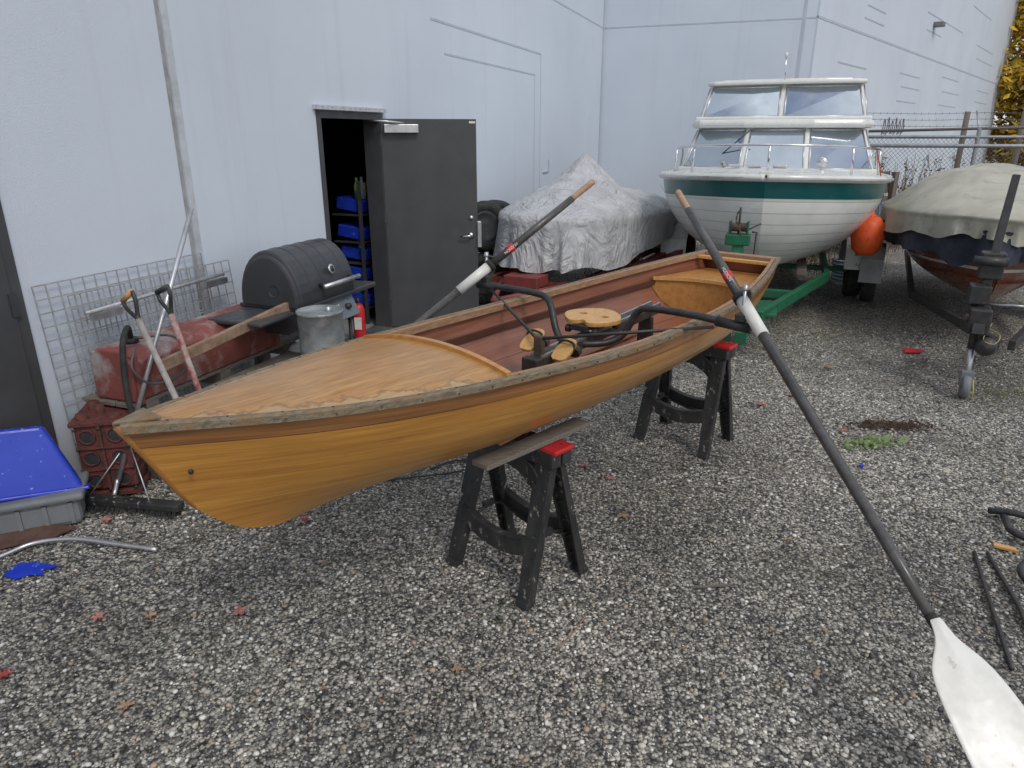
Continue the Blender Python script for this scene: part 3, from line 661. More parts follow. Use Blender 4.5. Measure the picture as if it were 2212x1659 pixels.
for i in range(900):
    x=random.uniform(-.29,.33);y=random.uniform(-.03,.03); Lb.append((T@Vector((x,y,.04)),T@Vector((x+random.uniform(-.01,.01),y*1.8,.003)),.0012))
segs('bristles',Lb,BLACK,g)
tube('brace_a',[(-2.15,3.61,.33),(-2.33,3.45,.07)],.004,ALU,g,6); tube('brace_b',[(-2.15,3.61,.33),(-1.97,3.39,.07)],.004,ALU,g,6)
def shovel(top,bot,shaftm,gripm):
    g=group('garden_shovel',Matrix.Identity(4)); top=Vector(top);bot=Vector(bot);d=(bot-top).normalized(); s=Vector((.85,-.5,0)); s=(s-d*s.dot(d)).normalized()
    tube('shaft',[top+d*.14,bot],.0165,shaftm,g,12)
    tube('grip_bar',[top-s*.055,top+s*.055],.015,gripm,g,10)
    tube('grip_yoke',[top-s*.055,top-s*.05+d*.05,top+d*.12-s*.012,top+d*.16,top+d*.12+s*.012,top+s*.05+d*.05,top+s*.055],.011,BPLA,g,8,4)
    n=d.cross(s); pts=[]
    for a,b in ((-.1,0),(-.115,.02),(-.11,.16),(-.07,.24),(0,.28),(.07,.24),(.11,.16),(.115,.02),(.1,0)): pts.append(bot+s*a+d*b+n*(a*a*3))
    vs=[bot+n*.02]+pts; o=mesh('blade',vs,[(0,i,i+1) for i in range(1,len(pts))],STEEL,g,True); m=o.modifiers.new('s','SOLIDIFY'); m.thickness=.003
    return g
shovel((-2.05,3.69,1.136),(-1.585,3.325,.30),M('weathered_handle',(.38,.36,.33),.7,col2=(.25,.22,.2),scale=14),YWOOD)
shovel((-1.913,3.80,1.149),(-1.64,3.60,.30),M('red_handle',(.30,.05,.045),.6,col2=(.38,.33,.30),scale=18),BPLA)

# ---------------------------------------------------------------- barbecue
g=group('gas_barbecue',frame(-1.53,5.02,0,69.7))
BL=M('bbq_lid_enamel',(.040,.042,.047),.40,col2=(.052,.053,.058),scale=5)
def arc_prof(r,ry,z0,a0,a1,n=18): return [(r*math.cos(a),z0+ry*math.sin(a)) for a in np.linspace(a0,a1,n)]
Tx=Matrix(((0,0,1,0),(1,0,0,0),(0,1,0,0),(0,0,0,1)))
pr=[(.24,.83)]+arc_prof(.25,.35,.87,0.02,math.pi-.02)+[(-.24,.83)]
o=prism('lid',pr,-.33,.33,BL,g,T=Tx,b=.02)
pr2=[(y*.93,.83+(z-.83)*.93) for y,z in pr]
prism('lid_step',pr2,-.35,.35,BL,g,T=Tx,b=.02)
for x in np.linspace(-.20,.20,4):
    sweep('lid_rib',[(x,1.004*y,z+.001) for y,z in arc_prof(.25,.35,.87,.25,math.pi-.25,16)],[(-.004,-.002),(.004,-.002),(.003,.002),(-.003,.002)],BL,g)
for x,nm in ((-.354,'l'),(.354,'r')):
    lathe('end_vent_'+nm,[(0,.006),(.035,.006),(.04,0)],BL,g,T=axes((x,-.05,.95),(0,1,0),(0,0,1)),seg=20)
prism('tub',[(-.22,.83),(-.20,.70),(-.10,.64),(.10,.64),(.20,.70),(.22,.83)],-.32,.32,BL,g,T=Tx,b=.01)
box('lid_lip',-.345,.345,-.262,.255,.825,.850,BL,g,.006)
tube('lid_handle',[(-.14,-.31,.96),(.30,-.31,.96)],.016,ALU,g,12)
for x in (-.10,.26): tube('handle_post',[(x,-.24,.96),(x,-.31,.96)],.013,BLACK,g,8)
lathe('badge',[(0,.003),(.032,.003),(.034,0)],ALU,g,T=axes((.05,-.248,1.05),(1,0,0),(0,.3,1)),seg=24)
lathe('badge_inner',[(0,.005),(.022,.005),(.022,.003)],BLACK,g,T=axes((.05,-.248,1.05),(1,0,0),(0,.3,1)),seg=24)
box('left_shelf',-.72,-.36,-.22,.20,.80,.83,DGREYP,g,.012); box('right_shelf',.36,.68,-.22,.20,.80,.84,DGREYP,g,.012)
T=Matrix.Translation((0,-.25,.72))@Matrix.Rotation(R(-25),4,'X')
box('control_panel',-.32,.32,-.01,.01,-.06,.10,M('panel_grey_blue',(.16,.19,.22),.4),g,.004,T=T)
for x in (-.2,0,.2): lathe('knob',[(0,.03),(.02,.03),(.024,0)],BLACK,g,T=T@axes((x,-.012,.02),(1,0,0),(0,0,1)),seg=16)
for k in range(3): box('panel_marking',.04+.03*k,.06+.03*k,-.0125,-.0103,.05,.056,WHT,g,T=T)
for x in (-.3,.3):
    for y in (-.2,.18): tube('cart_leg',[(x,y,.04),(x,y,.72)],.014,BLACK,g,8)
box('bottom_shelf',-.32,.32,-.2,.18,.16,.18,DGREYP,g,.004)
for y in (-.2,.18): lathe('wheel',[(0,-.02),(.08,-.02),(.08,.02),(0,.02)],RUBB,g,T=axes((.33,y,.08),(1,0,0),(0,0,1)),seg=24)
lathe('gas_bottle',[(0,.18),(.13,.18),(.15,.23),(.15,.42),(.11,.48),(.03,.50),(0,.5)],WHT,g,seg=24)
g=group('galvanized_can',frame(-1.26,4.50,0))
lathe('can',[(0,.38),(.146,.38),(.150,.40),(.146,.44),(.146,.60),(.150,.61),(.146,.62),(.146,.845),(.152,.85),(.152,.865),(.145,.868),(.140,.85),(0,.853)],M('dull_galvanized',(.34,.37,.37),.6,.45,col2=(.22,.23,.23),scale=9,bs=.2,col3=(.48,.49,.47),s3=6),g)
box('crate',-.17,.17,-.17,.17,0,.38,OLDW,g,.005)
lathe('cap',[(0,.03),(.02,.03),(.022,0)],STEEL,g,T=Matrix.Translation((.05,.03,.853)),seg=16)
g=group('fire_extinguisher',frame(-1.50,6.72,0))
lathe('bottle',[(0,.0),(.055,.0),(.06,.02),(.06,.33),(.045,.38),(.02,.40),(0,.40)],RED,g,seg=24)
tube('valve',[(0,0,.39),(0,0,.45)],.015,BLACK,g,10); strut('lever',(-.02,0,.46),(.09,0,.48),.02,.008,.02,.006,BLACK,g,xd=(0,1,0),b=0)
tube('hose',[(0,.0,.44),(-.06,-.02,.42),(-.085,-.02,.3),(-.075,-.02,.15)],.009,RUBB,g,8,5)
box('label',-.035,.035,-.0625,-.058,.15,.27,WHT,g)

# ---------------------------------------------------------------- tyres by the wall
def tyre(x,y,z,deg,tilt,r=.31,w=.19):
    g=group('tyre',frame(x,y,z,deg)@Matrix.Rotation(R(tilt),4,'X'))
    pr=[(r*.62,-w*.38),(r*.72,-w*.5),(r*.93,-w*.48),(r,-w*.36),(r*1.0,-w*.12),(r*.985,-w*.10),(r*.985,-w*.07),(r,-w*.05),(r,w*.05),(r*.985,w*.07),(r*.985,w*.1),(r,w*.12),(r,w*.36),(r*.93,w*.48),(r*.72,w*.5),(r*.62,w*.38)]
    lathe('tread',pr,RUBB,g,seg=40)
    lathe('rim',[(0,w*.1),(r*.2,w*.12),(r*.5,w*.05),(r*.62,w*.36),(r*.63,-w*.36),(r*.5,-w*.05),(0,-w*.1)],DGREYP,g,seg=32)
    return g
tyre(-.34,8.45,.30,20,92,.30); tyre(-.22,8.72,.31,12,86); tyre(-.12,8.98,.31,15,90); tyre(.15,9.35,.31,15,90)
tyre(-.33,8.60,.90,30,76,.30); tyre(-.20,8.88,.91,24,88,.28)

# ---------------------------------------------------------------- tarp-covered boat on red trailer
def tarp(name,par,mat,a,b,cx,edge,topf,low,nphi=200,nr=18,nh=10,flare=.06,wr=.03,ex=2.5,nose=.35,seed=0):
    vs=[];fs=[]
    def cont(ph):
        c,s=math.cos(ph),math.sin(ph)
        x=a*math.copysign(abs(c)**(2/ex),c); y=b*math.copysign(abs(s)**(2/ex),s)
        k=max(0,-x/a); y*=1-nose*k*k
        return x,y
    vs.append(Vector((cx,0,topf(cx,0))))
    for r in range(1,nr+1):
        f=r/nr
        for i in range(nphi):
            x,y=cont(2*math.pi*i/nphi); X=cx+x*f;Y=y*f
            nz=noise.noise(Vector((X*2.2,Y*2.2,seed)))*wr+abs(noise.noise(Vector((X*4,Y*4,seed+3))))*wr*.9
            z=topf(X,Y)+nz; z=z*(1-f**8)+edge(X)*f**8
            vs.append(Vector((X,Y,z)))
    for h in range(1,nh+1):
        f=h/nh
        for i in range(nphi):
            ph=2*math.pi*i/nphi; x,y=cont(ph)
            fold=noise.noise(Vector((math.cos(ph)*6.5,math.sin(ph)*6.5,seed+f*.4)))+.7*abs(noise.noise(Vector((math.cos(ph)*15,math.sin(ph)*15,seed+f*.5))))
            k=1+flare*f+fold*.075*f
            if f<.2: k+=.01
            lw=low(cx+x,y)+.12*noise.noise(Vector((math.cos(ph)*3,math.sin(ph)*3,seed+9)))
            z=edge(cx+x)*(1-f)+lw*f
            vs.append(Vector((cx+x*k,y*k,z)))
    for i in range(nphi): fs.append((0,1+i,1+(i+1)%nphi))
    for r in range(nr+nh-1):
        for i in range(nphi):
            p=1+r*nphi; q=p+nphi; fs.append((p+i,q+i,q+(i+1)%nphi,p+(i+1)%nphi))
    return mesh(name,vs,fs,mat,par,True)
def tarp_mat():
    m,nt,b=new_mat('silver_tarp'); v=coords(nt)
    c=mixc(nt,ramp(nt,noise_t(nt,v,4,6),[(.35,0),(.7,1)]),(.56,.56,.57),(.41,.41,.42)); lk(nt,c,b.inputs['Base Color'])
    b.inputs['Roughness'].default_value=.42
    n=nd(nt,'ShaderNodeTexNoise'); n.inputs['Scale'].default_value=3.0; n.inputs['Detail'].default_value=6; n.inputs['Distortion'].default_value=1.8; lk(nt,coords(nt,'Object',(1.3,1.3,.7)),n.inputs['Vector'])
    bump(nt,b,mth(nt,'ABSOLUTE',mth(nt,'SUBTRACT',n.outputs['Fac'],.5)),.9,.13); return m
TB=group('tarp_covered_boat',frame(.22,7.70,0,63))
def tf(x,y):
    pk=.50*math.exp(-abs((x-1.55)/.50)**1.35-(abs(y-.02)/.42)**1.5); pk+=.14*math.exp(-((x-2.8)/.7)**2-(y/.5)**2)
    return 1.16+pk+.13*math.exp(-((x-.9)/.8)**2)*math.exp(-(y/.6)**2)-.02*x
tarp('tarp',TB,tarp_mat(),1.90,.92,1.85,lambda x:1.12-.035*x,tf,lambda x,y:.54+.09*x*.8,flare=.02,wr=.055,seed=2,nose=.20)
Wt=interp([(0,.2),(.3,.36),(1,.55),(2,.62),(3.6,.6)])
hull('hull',TB,M('dull_red_hull',(.20,.05,.04),.5,col2=(.10,.09,.08),scale=4),3.6,Wt,lambda s:.92,lambda s:.45,lambda f:.3*f,lambda t:2.2,t0=.04,cap=True)
RF=M('red_trailer_frame',(.24,.04,.035),.6,col2=(.14,.04,.03),scale=12)
for y in (-.5,.5): box('frame_rail',-.1,3.4,y-.03,y+.03,.36,.44,RF,TB,.005)
for y in (-.86,): box('fender_board',1.0,3.3,y-.05,y+.05,.42,.50,RF,TB,.005)
for x in (.05,1.7,3.0): box('cross_member',x,x+.06,-.8,.8,.34,.42,RF,TB,.005)
tube('tongue',[(-.9,0,.38),(.2,-.45,.40)],.03,RF,TB,8); tube('tongue2',[(-.9,0,.38),(.2,.45,.40)],.03,RF,TB,8)
box('tongue_plate',-.3,.0,-.2,.2,.40,.52,RF,TB,.01)
for sy in (-1,1):
    y=sy*1.0
    lathe('wheel',[(0,-.08),(.16,-.085),(.27,-.08),(.29,-.05),(.29,.05),(.27,.08),(.16,.085),(0,.08)],RUBB,TB,T=axes((2.5,y,.29),(1,0,0),(0,0,1)),seg=30)
    pts=[(2.5+.38*math.cos(a),y,.34+.38*math.sin(a)) for a in np.linspace(math.pi*.98,.05,14)]
    vs=[];fs=[]
    for p in pts: vs+= [(p[0],p[1]-.12,p[2]),(p[0],p[1]+.12,p[2])]
    for i in range(len(pts)-1): fs.append((2*i,2*i+1,2*i+3,2*i+2))
    o=mesh('fender',vs,fs,RF,TB,True); m=o.modifiers.new('s','SOLIDIFY'); m.thickness=.006

# ---------------------------------------------------------------- cabin cruiser
CB=group('cabin_cruiser_boat',frame(2.41,6.95,0,69))
def cruiser_mat():
    m,nt,b=new_mat('cruiser_hull_paint'); tc=nd(nt,'ShaderNodeTexCoord'); sx=nd(nt,'ShaderNodeSeparateXYZ'); lk(nt,tc.outputs['UV'],sx.inputs[0]); V=sx.outputs[1]
    v=coords(nt); c=mixc(nt,ramp(nt,noise_t(nt,v,3,6),[(.4,0),(.7,1)]),(.72,.72,.69),(.62,.62,.58))
    gr=mth(nt,'MULTIPLY',mth(nt,'GREATER_THAN',V,.040),mth(nt,'LESS_THAN',V,.205)); c=mixc(nt,gr,c,(.006,.10,.105))
    fr=mth(nt,'FRACT',mth(nt,'DIVIDE',mth(nt,'SUBTRACT',V,.23),.125)); on=mth(nt,'GREATER_THAN',V,.23)
    ln=mth(nt,'MULTIPLY',mth(nt,'LESS_THAN',fr,.07),on); c=mixc(nt,mth(nt,'MULTIPLY',ln,.55),c,(.25,.25,.24))
    sc=ramp(nt,noise_t(nt,coords(nt,'Object',(2,2,8)),2,6,.7),[(.58,0),(.72,1)]); c=mixc(nt,mth(nt,'MULTIPLY',sc,.3),c,(.35,.32,.26))
    lk(nt,c,b.inputs['Base Color']); b.inputs['Roughness'].default_value=.3; b.inputs['Coat Weight'].default_value=.3
    h=mth(nt,'MULTIPLY',fr,on); bump(nt,b,h,1.0,.03); return m
CL=5.6
Wc=interp([(0,.0),(.04,.20),(.15,.45),(.4,.79),(.8,1.05),(1.3,1.18),(2,1.23),(5.6,1.20)])
gc=interp([(0,1.56),(1.3,1.50),(3,1.46),(5.6,1.42)]); kc=interp([(0,.62),(1,.52),(2,.48),(5.6,.50)])
stc=interp([(0,0),(.4,.12),(.7,.32),(.9,.65),(1,1.0)])
hull('hull',CB,cruiser_mat(),CL,Wc,gc,kc,stc,lambda t:1.7+.35*min(1,t/.3),ns=110,nt=40,cap=True)
deck('foredeck',CB,GEL,Wc,gc,0,CL,.08,ns=90,nw=14,lift=.02)
SL=[0,.005,.01,.02,.03]+list(np.linspace(.045,.6,24))+list(np.linspace(.65,CL,30))
for sg in (1,-1):
    sweep('rub_rail',[(s,sg*(Wc(s)+.01),gc(s)) for s in SL],[(-.025,-.03),(.025,-.03),(.035,0),(.025,.03),(-.025,.03)],GEL,CB,smooth=True)
    sweep('chrome_strip',[(s-.02,sg*(Wc(s)+.048),gc(s)-.004) for s in SL],[(-.006,-.008),(.006,-.008),(.006,.008),(-.006,.008)],ALU,CB)
def band(nm,base,top,z0,z1,win,mats=(GEL,GLASS),fr=.035):
    vs=[Vector((x,y,z0)) for x,y in base]+[Vector((x,y,z1)) for x,y in top]; n=len(base)
    fs=[(i,i+1,n+i+1,n+i) for i in range(n-1)]+[tuple(range(n,2*n)),(0,n,2*n-1,n-1)]
    mesh(nm,vs,fs,mats[0],CB)
    cen=Vector((sum(x for x,y in base)/n,0,(z0+z1)/2))
    for i in win:
        q=[vs[i],vs[i+1],vs[n+i+1],vs[n+i]]; c=sum(q,Vector())/4; nn=(q[1]-q[0]).cross(q[3]-q[0]).normalized()
        if nn.dot(c-cen)<0: nn=-nn
        e1=(q[1]-q[0]).normalized(); e2=(q[3]-q[0]).normalized()
        qi=[q[0]+e1*fr+e2*fr,q[1]-e1*fr+e2*fr,q[2]-e1*fr-e2*fr*1.0,q[3]+e1*fr-e2*fr]
        mesh(nm+'_window_%d'%i,[p+nn*.006 for p in qi],[(0,1,2,3)],mats[1],CB)
        segl=[p+nn*.008 for p in qi]
        for k in range(4): tube(nm+'_frame_%d_%d'%(i,k),[segl[k],segl[(k+1)%4]],.011,ALU,CB,6)
lb=[(4.6,1.12),(3.1,1.14),(2.25,1.12),(1.92,.37),(1.92,-.37),(2.25,-1.12),(3.1,-1.14),(4.6,-1.12)]
ltp=[(4.6,1.0),(3.25,1.02),(2.62,.98),(2.36,.34),(2.36,-.34),(2.62,-.98),(3.25,-1.02),(4.6,-1.0)]
band('lower_cabin',lb,ltp,1.53,2.02,(0,1,2,3,4,5,6))
def slab(nm,pts,z0,z1,m,b=.03): return prism(nm,pts,z0,z1,m,CB,b=b)
slab('cabin_sill',[(x-.06 if abs(y)<1.12 else x,y*1.03) for x,y in lb],1.50,1.56,GEL,.015)
slab('cabin_brow',[(4.7,1.06),(2.7,1.08),(2.42,.96),(2.26,.4),(2.26,-.4),(2.42,-.96),(2.7,-1.08),(4.7,-1.06)],2.02,2.12,GEL,.04)
ub=[(4.5,1.02),(3.6,1.03),(2.88,1.0),(2.78,0),(2.88,-1.0),(3.6,-1.03),(4.5,-1.02)]
ut=[(4.5,.92),(3.7,.93),(3.12,.92),(3.04,0),(3.12,-.92),(3.7,-.93),(4.5,-.92)]
band('upper_cabin',ub,ut,2.13,2.55,(0,1,2,3,4,5))
slab('upper_sill',[(4.55,1.05),(2.8,1.06),(2.70,0),(2.8,-1.06),(4.55,-1.05)],2.115,2.165,GEL,.02)
slab('hardtop',[(4.7,.98),(3.1,.97),(3.0,.88),(2.94,.4),(2.94,-.4),(3.0,-.88),(3.1,-.97),(4.7,-.98)],2.55,2.60,GEL,.02)
slab('hardtop_crown',[(4.5,.80),(3.25,.80),(3.15,.5),(3.12,0),(3.15,-.5),(3.25,-.80),(4.5,-.80)],2.60,2.625,GEL,.02)
rl=[(s,y,gc(s)+.30) for s,y in ((2.3,1.12),(1.7,1.10),(1.1,.97),(.6,.76),(.28,.45),(.15,.0),(.28,-.45),(.6,-.76),(1.1,-.97),(1.7,-1.10),(2.3,-1.12))]
rl=[(2.5,1.17,1.52)]+rl+[(2.5,-1.17,1.52)]
tube('bow_rail',rl,.013,CHROME,CB,10,5)
for i in (2,4,6,8,10):
    p=Vector(rl[i]); tube('stanchion_%d'%i,[p,(p.x+.04,p.y*1.02,gc(p.x)+.02)],.011,CHROME,CB,8)
tube('antenna',[(3.0,0,2.5),(2.95,.02,2.86)],.008,CHROME,CB,6); lathe('mast_light',[(0,0),(.02,0),(.02,.05),(0,.06)],GEL,CB,T=Matrix.Translation((2.95,.02,2.86)),seg=12)
tube('wiper',[(2.1,.3,2.0),(2.2,.62,1.72)],.007,BLACK,CB,6)
lathe('searchlight',[(0,.0),(.05,.0),(.06,.04),(.05,.12),(.02,.15),(0,.15)],CHROME,CB,T=axes((1.35,-.52,1.66),(0,1,0),(0,0,1)),seg=18)
tube('searchlight_post',[(1.42,-.52,1.55),(1.42,-.52,1.64)],.015,CHROME,CB,8)
for y in (.35,.15,-.1): box('deck_cleat',.75,.82,y-.07,y+.07,1.62,1.65,ALU,CB,.01)
box('anchor_roller',.0,.35,-.06,.06,1.58,1.62,GEL,CB,.01)
lathe('horn',[(.01,0),(.02,.1),(.045,.16),(0,.15)],ALU,CB,T=axes((1.0,.5,1.64),(0,1,0),(0,0,1)),seg=14)
TR=group('boat_trailer',frame(2.41,6.95,0,69))
FEND=M('fender_grey',(.62,.63,.62),.5,col2=(.50,.50,.48),scale=9,col3=(.2,.14,.1),s3=12,lo3=.64,hi3=.7)
for sg in (1,-1):
    strut('main_rail',(-.9,sg*.10,.42),(1.2,sg*.72,.45),.06,.10,.06,.10,GREEN,TR,xd=(0,1,0))
    strut('side_rail',(1.2,sg*.72,.45),(4.9,sg*.72,.45),.06,.10,.06,.10,GREEN,TR,xd=(0,1,0))
    lathe('wheel',[(0,-.07),(.18,-.08),(.19,-.10),(.31,-.09),(.33,-.06),(.33,.06),(.31,.09),(.19,.1),(.18,.08),(0,.07)],RUBB,TR,T=axes((2.5,sg*1.10,.33),(1,0,0),(0,0,1)),seg=32)
    lathe('hub',[(0,.04),(.05,.03),(.17,.0),(.18,.03)],GEL,TR,T=axes((2.5,sg*1.10-.09,.33),(1,0,0),(0,0,1)),seg=24)
    fen=[(1.95,.42),(2.0,.66),(2.22,.80),(2.78,.80),(3.0,.66),(3.05,.36)]
    vs=[];fs=[]
    for x,z in fen: vs+=[(x,sg*1.10-.16,z),(x,sg*1.10+.16,z)]
    for i in range(len(fen)-1): fs.append((2*i,2*i+1,2*i+3,2*i+2))
    o=mesh('fender',vs,fs,FEND,TR); m=o.modifiers.new('s','SOLIDIFY'); m.thickness=.012
    box('bunk',.9,4.6,sg*.45-.05,sg*.45+.05,.50,.56,OLDW,TR,.005)
strut('drawbar',(-1.6,0,.40),(-.7,0,.42),.09,.10,.09,.10,GREEN,TR,xd=(0,1,0))
strut('cross_front',(.1,-.42,.44),(.1,.42,.44),.08,.08,.08,.08,GREEN,TR,xd=(1,0,0))
strut('axle',(2.5,-1.1,.33),(2.5,1.1,.33),.06,.06,.06,.06,GREEN,TR,xd=(1,0,0))
PY=.17
strut('winch_post',(-.55,PY*.6,.44),(-.42,PY,1.02),.11,.10,.10,.09,GREEN,TR,xd=(0,1,0))
strut('winch_brace',(-.95,.02,.44),(-.47,PY,.92),.05,.05,.05,.05,GREEN,TR,xd=(0,1,0))
box('winch_body',-.50,-.36,PY-.11,PY+.11,.98,1.08,GREEN,TR,.01)
for q in (-.08,.08): box('winch_cheek',-.48,-.38,PY+q-.008,PY+q+.008,1.05,1.20,GREEN,TR,.01)
lathe('winch_drum',[(0,-.07),(.055,-.07),(.04,-.06),(.04,.06),(.055,.07),(0,.07)],RBR,TR,T=axes((-.43,PY,1.14),(1,0,0),(0,0,1)),seg=18)
tube('winch_crank',[(-.43,PY-.12,1.1),(-.43,PY-.16,1.1),(-.48,PY-.16,.9),(-.48,PY-.2,.89)],.010,BLACK,TR,8)
tube('winch_strap',[(-.43,PY,1.15),(-.2,PY*.5,1.10),(.08,0,1.12)],.008,BLACK,TR,6)
tube('post_mast',[(-.45,PY+.0,1.08),(-.45,PY+.0,1.32)],.010,BLACK,TR,8)
segs('chain',[((-.5,PY+.03*math.sin(k),1.30-.05*k),(-.49,PY+.03*math.sin(k+1),1.26-.05*k),.010) for k in range(5)],RBR,TR)
box('step_plate',-.8,-.2,-.25,.25,.40,.43,GREEN,TR,.005)
tube('jack',[(-1.3,.12,.0),(-1.3,.12,.6)],.028,GREEN,TR,10)

# ---------------------------------------------------------------- covered mahogany runabout
MX=4.30
MB=group('covered_runabout_boat',frame(MX,6.15,0,63))
Wm=interp([(0,.006),(.2,.28),(.5,.50),(1.0,.72),(1.6,.84),(2.5,.88),(4.6,.84)])
gm=interp([(0,1.18),(1,1.12),(2.5,1.06),(4.6,1.0)]); km=interp([(0,.42),(1,.38),(4.6,.40)])
stm=interp([(0,0),(.4,.08),(.7,.2),(.9,.4),(1,.6)])
MAH=varnish('mahogany_runabout',(.23,.055,.022),(.15,.032,.015),None,(),streak=10,coat=.8,rough=.18,stripe=.40)
hull('hull',MB,MAH,4.6,Wm,gm,km,stm,lambda t:1.55+.4*min(1,t/.3),cap=True)
def ctop(x,y): return gm(x)+.14+.36*math.exp(-((x-1.9)/1.2)**2-(y/.80)**4)+.22*math.exp(-((x-3.6)/.9)**2-(y/.78)**4)+.04*math.exp(-(y/.35)**2)
tarp('cover',MB,CREAM,2.36,1.02,2.25,lambda x:gm(x)+.10,ctop,lambda x,y:gm(x)-.12,flare=.0,wr=.05,ex=2.3,nose=.35,seed=5)
tarp('cover_skirt',MB,NAVY,2.30,.97,2.25,lambda x:gm(x)+.0,lambda x,y:gm(x)+.0,lambda x,y:gm(x)-.30,flare=-.01,wr=.0,ex=2.3,nose=.35,seed=8)
T2=group('boat_trailer',frame(MX,6.15,0,63))
for sg in (1,-1):
    strut('rail',(-.9,sg*.05,.38),(1.0,sg*.6,.36),.05,.08,.05,.08,BLACK,T2,xd=(0,1,0)); strut('rail_b',(1.0,sg*.6,.36),(4.4,sg*.6,.36),.05,.08,.05,.08,BLACK,T2,xd=(0,1,0))
    lathe('wheel',[(0,-.07),(.17,-.08),(.28,-.08),(.30,-.05),(.30,.05),(.28,.08),(.17,.08),(0,.07)],RUBB,T2,T=axes((2.2,sg*1.02,.30),(1,0,0),(0,0,1)),seg=30)
    vs=[];fs=[]
    fen=[(1.78,.30),(1.84,.56),(2.0,.68),(2.4,.68),(2.56,.56),(2.62,.30)]
    for x,z in fen: vs+=[(x,sg*1.02-.12,z),(x,sg*1.02+.12,z)]
    for i in range(5): fs.append((2*i,2*i+1,2*i+3,2*i+2))
    o=mesh('fender',vs,fs,M('fender_dull',(.34,.35,.35),.5),T2); m=o.modifiers.new('s','SOLIDIFY'); m.thickness=.01
J=group('trailer_tongue_jack',frame(3.55,5.20,0,63))
tube('jack_leg',[(-.02,0,.10),(.06,0,.42)],.024,STEEL,J,12)
tube('jack_outer',[(.05,0,.38),(.15,0,.78)],.034,BLACK,J,12)
lathe('jack_wheel',[(0,-.03),(.03,-.03),(.05,-.025),(.09,-.03),(.10,-.015),(.10,.015),(.09,.03),(.05,.025),(.03,.03),(0,.03)],GREYP,J,T=axes((-.03,0,.10),(1,0,0),(0,0,1)),seg=24)
box('wheel_fork',-.07,.02,-.045,.045,.10,.22,GREYP,J,.005)
tube('crank',[(.14,0,.72),(.08,-.14,.73),(.06,-.2,.74),(.06,-.3,.74)],.009,STEEL,J,8)
strut('coupler_beam',(-.05,0,.56),(.75,.0,.42),.08,.08,.08,.08,BLACK,J,xd=(0,1,0))
strut('mast',(.17,0,.50),(.42,-.08,1.66),.065,.065,.05,.05,BLACK,J,xd=(0,1,0))
box('coupler_block',.0,.2,-.08,.07,.50,.70,BLACK,J,.015); box('winch',.18,.32,-.11,.05,.90,1.10,BLACK,J,.01)
box('bracket_plate',.08,.24,-.05,.09,.72,.86,BLACK,J,.008); tube('clamp',[(.05,-.07,.62),(.05,.09,.62)],.03,RBR,J,10)
tube('winch_roller',[(.16,-.12,1.04),(.16,.10,1.04)],.035,BLACK,J,12)
lathe('light_pod',[(0,-.05),(.06,-.04),(.075,0),(.06,.04),(0,.05)],BLACK,J,T=axes((.0,-.08,.42),(0,1,0),(0,0,1)),seg=18)
tube('wiring',[(.15,-.05,.55),(.0,-.15,.52),(-.06,-.12,.46),(-.02,-.05,.48),(.1,-.1,.58)],.003,M('tan_wire',(.5,.42,.22),.6),J,6,6)
tube('strap',[(-.04,-.03,.2),(-.1,-.05,.1),(-.05,-.06,.0)],.004,M('yellow_strap',(.6,.6,.05),.6),J,6,4)

# ---------------------------------------------------------------- fence
g=group('chain_link_fence',frame(6.1,13.9,0,-8)); FL=12.0; wl=[]
sp_=.08; Hf=1.85
n=int((FL+Hf)/sp_)
for i in range(n):
    a=i*sp_-Hf
    for sgn in (1,-1):
        if sgn==1: x0,z0,x1,z1=a,.05,a+Hf,.05+Hf
        else: x0,z0,x1,z1=a+Hf,.05,a,.05+Hf
        d0=(x1-x0); t0=0;t1=1
        for lim,s in ((0,1),(FL,-1)):
            ta=(lim-x0)/d0
            if (x0-lim)*s<0: t0=max(t0,ta)
            if (x1-lim)*s<0: t1=min(t1,ta)
        if t1>t0: wl.append(((x0+d0*t0,0,z0+(z1-z0)*t0),(x0+d0*t1,0,z0+(z1-z0)*t1),.0032))
segs('mesh_wire',wl,FWIRE,g)
tube('top_rail',[(0,0,1.90),(FL,0,1.90)],.028,STEEL,g,10)
tube('front_rail',[(-.6,-1.6,1.77),(8,-2.2,1.77)],.03,STEEL,g,10)
for x in (0,3.6,7.2): tube('front_rail_post',[(x,-1.65-x*.07,0),(x,-1.65-x*.07,1.77)],.03,STEEL,g,10)
for x in np.linspace(0,FL,6):
    tube('post',[(x,0,0),(x,0,2.05)],.035,GREYP,g,10); tube('barb_arm',[(x,0,2.0),(x,.25,2.35)],.015,STEEL,g,8)
for x in (2.4,3.4): tube('tall_post',[(x,.6,0),(x,.6,2.35)],.05,OLDW,g,10)
tube('leaning_pipe',[(.6,.3,2.0),(5.5,.3,2.12)],.025,OLDW,g,8)
for k in range(3):
    y=.07+.08*k; z=2.09+.11*k; segs('barbed_wire_%d'%k,[((x,y,z+.01*math.sin(x*3)),(x+.25,y,z+.01*math.sin(x*3+.75)),.005) for x in np.arange(0,FL,.25)]+[((x,y-.02,z-.02),(x+.02,y+.02,z+.02),.004) for x in np.arange(0,FL,.12)],FWIRE,g)
g=group('timber_stack',frame(5.5,12.0,0,20))
for k in range(9):
    T=Matrix.Rotation(R(random.uniform(-6,6)),4,'Y'); box('board_%d'%k,-.9+random.uniform(-.2,.2),1.1,-.1+.03*k,-.08+.03*k,.25+.12*k,.36+.12*k,OLDW,g,.003,T=T)
for x in (-.5,.4,1.0): box('post_%d'%int(x*10),x,x+.09,-.02,.07,0,1.35,OLDW,g,.004)
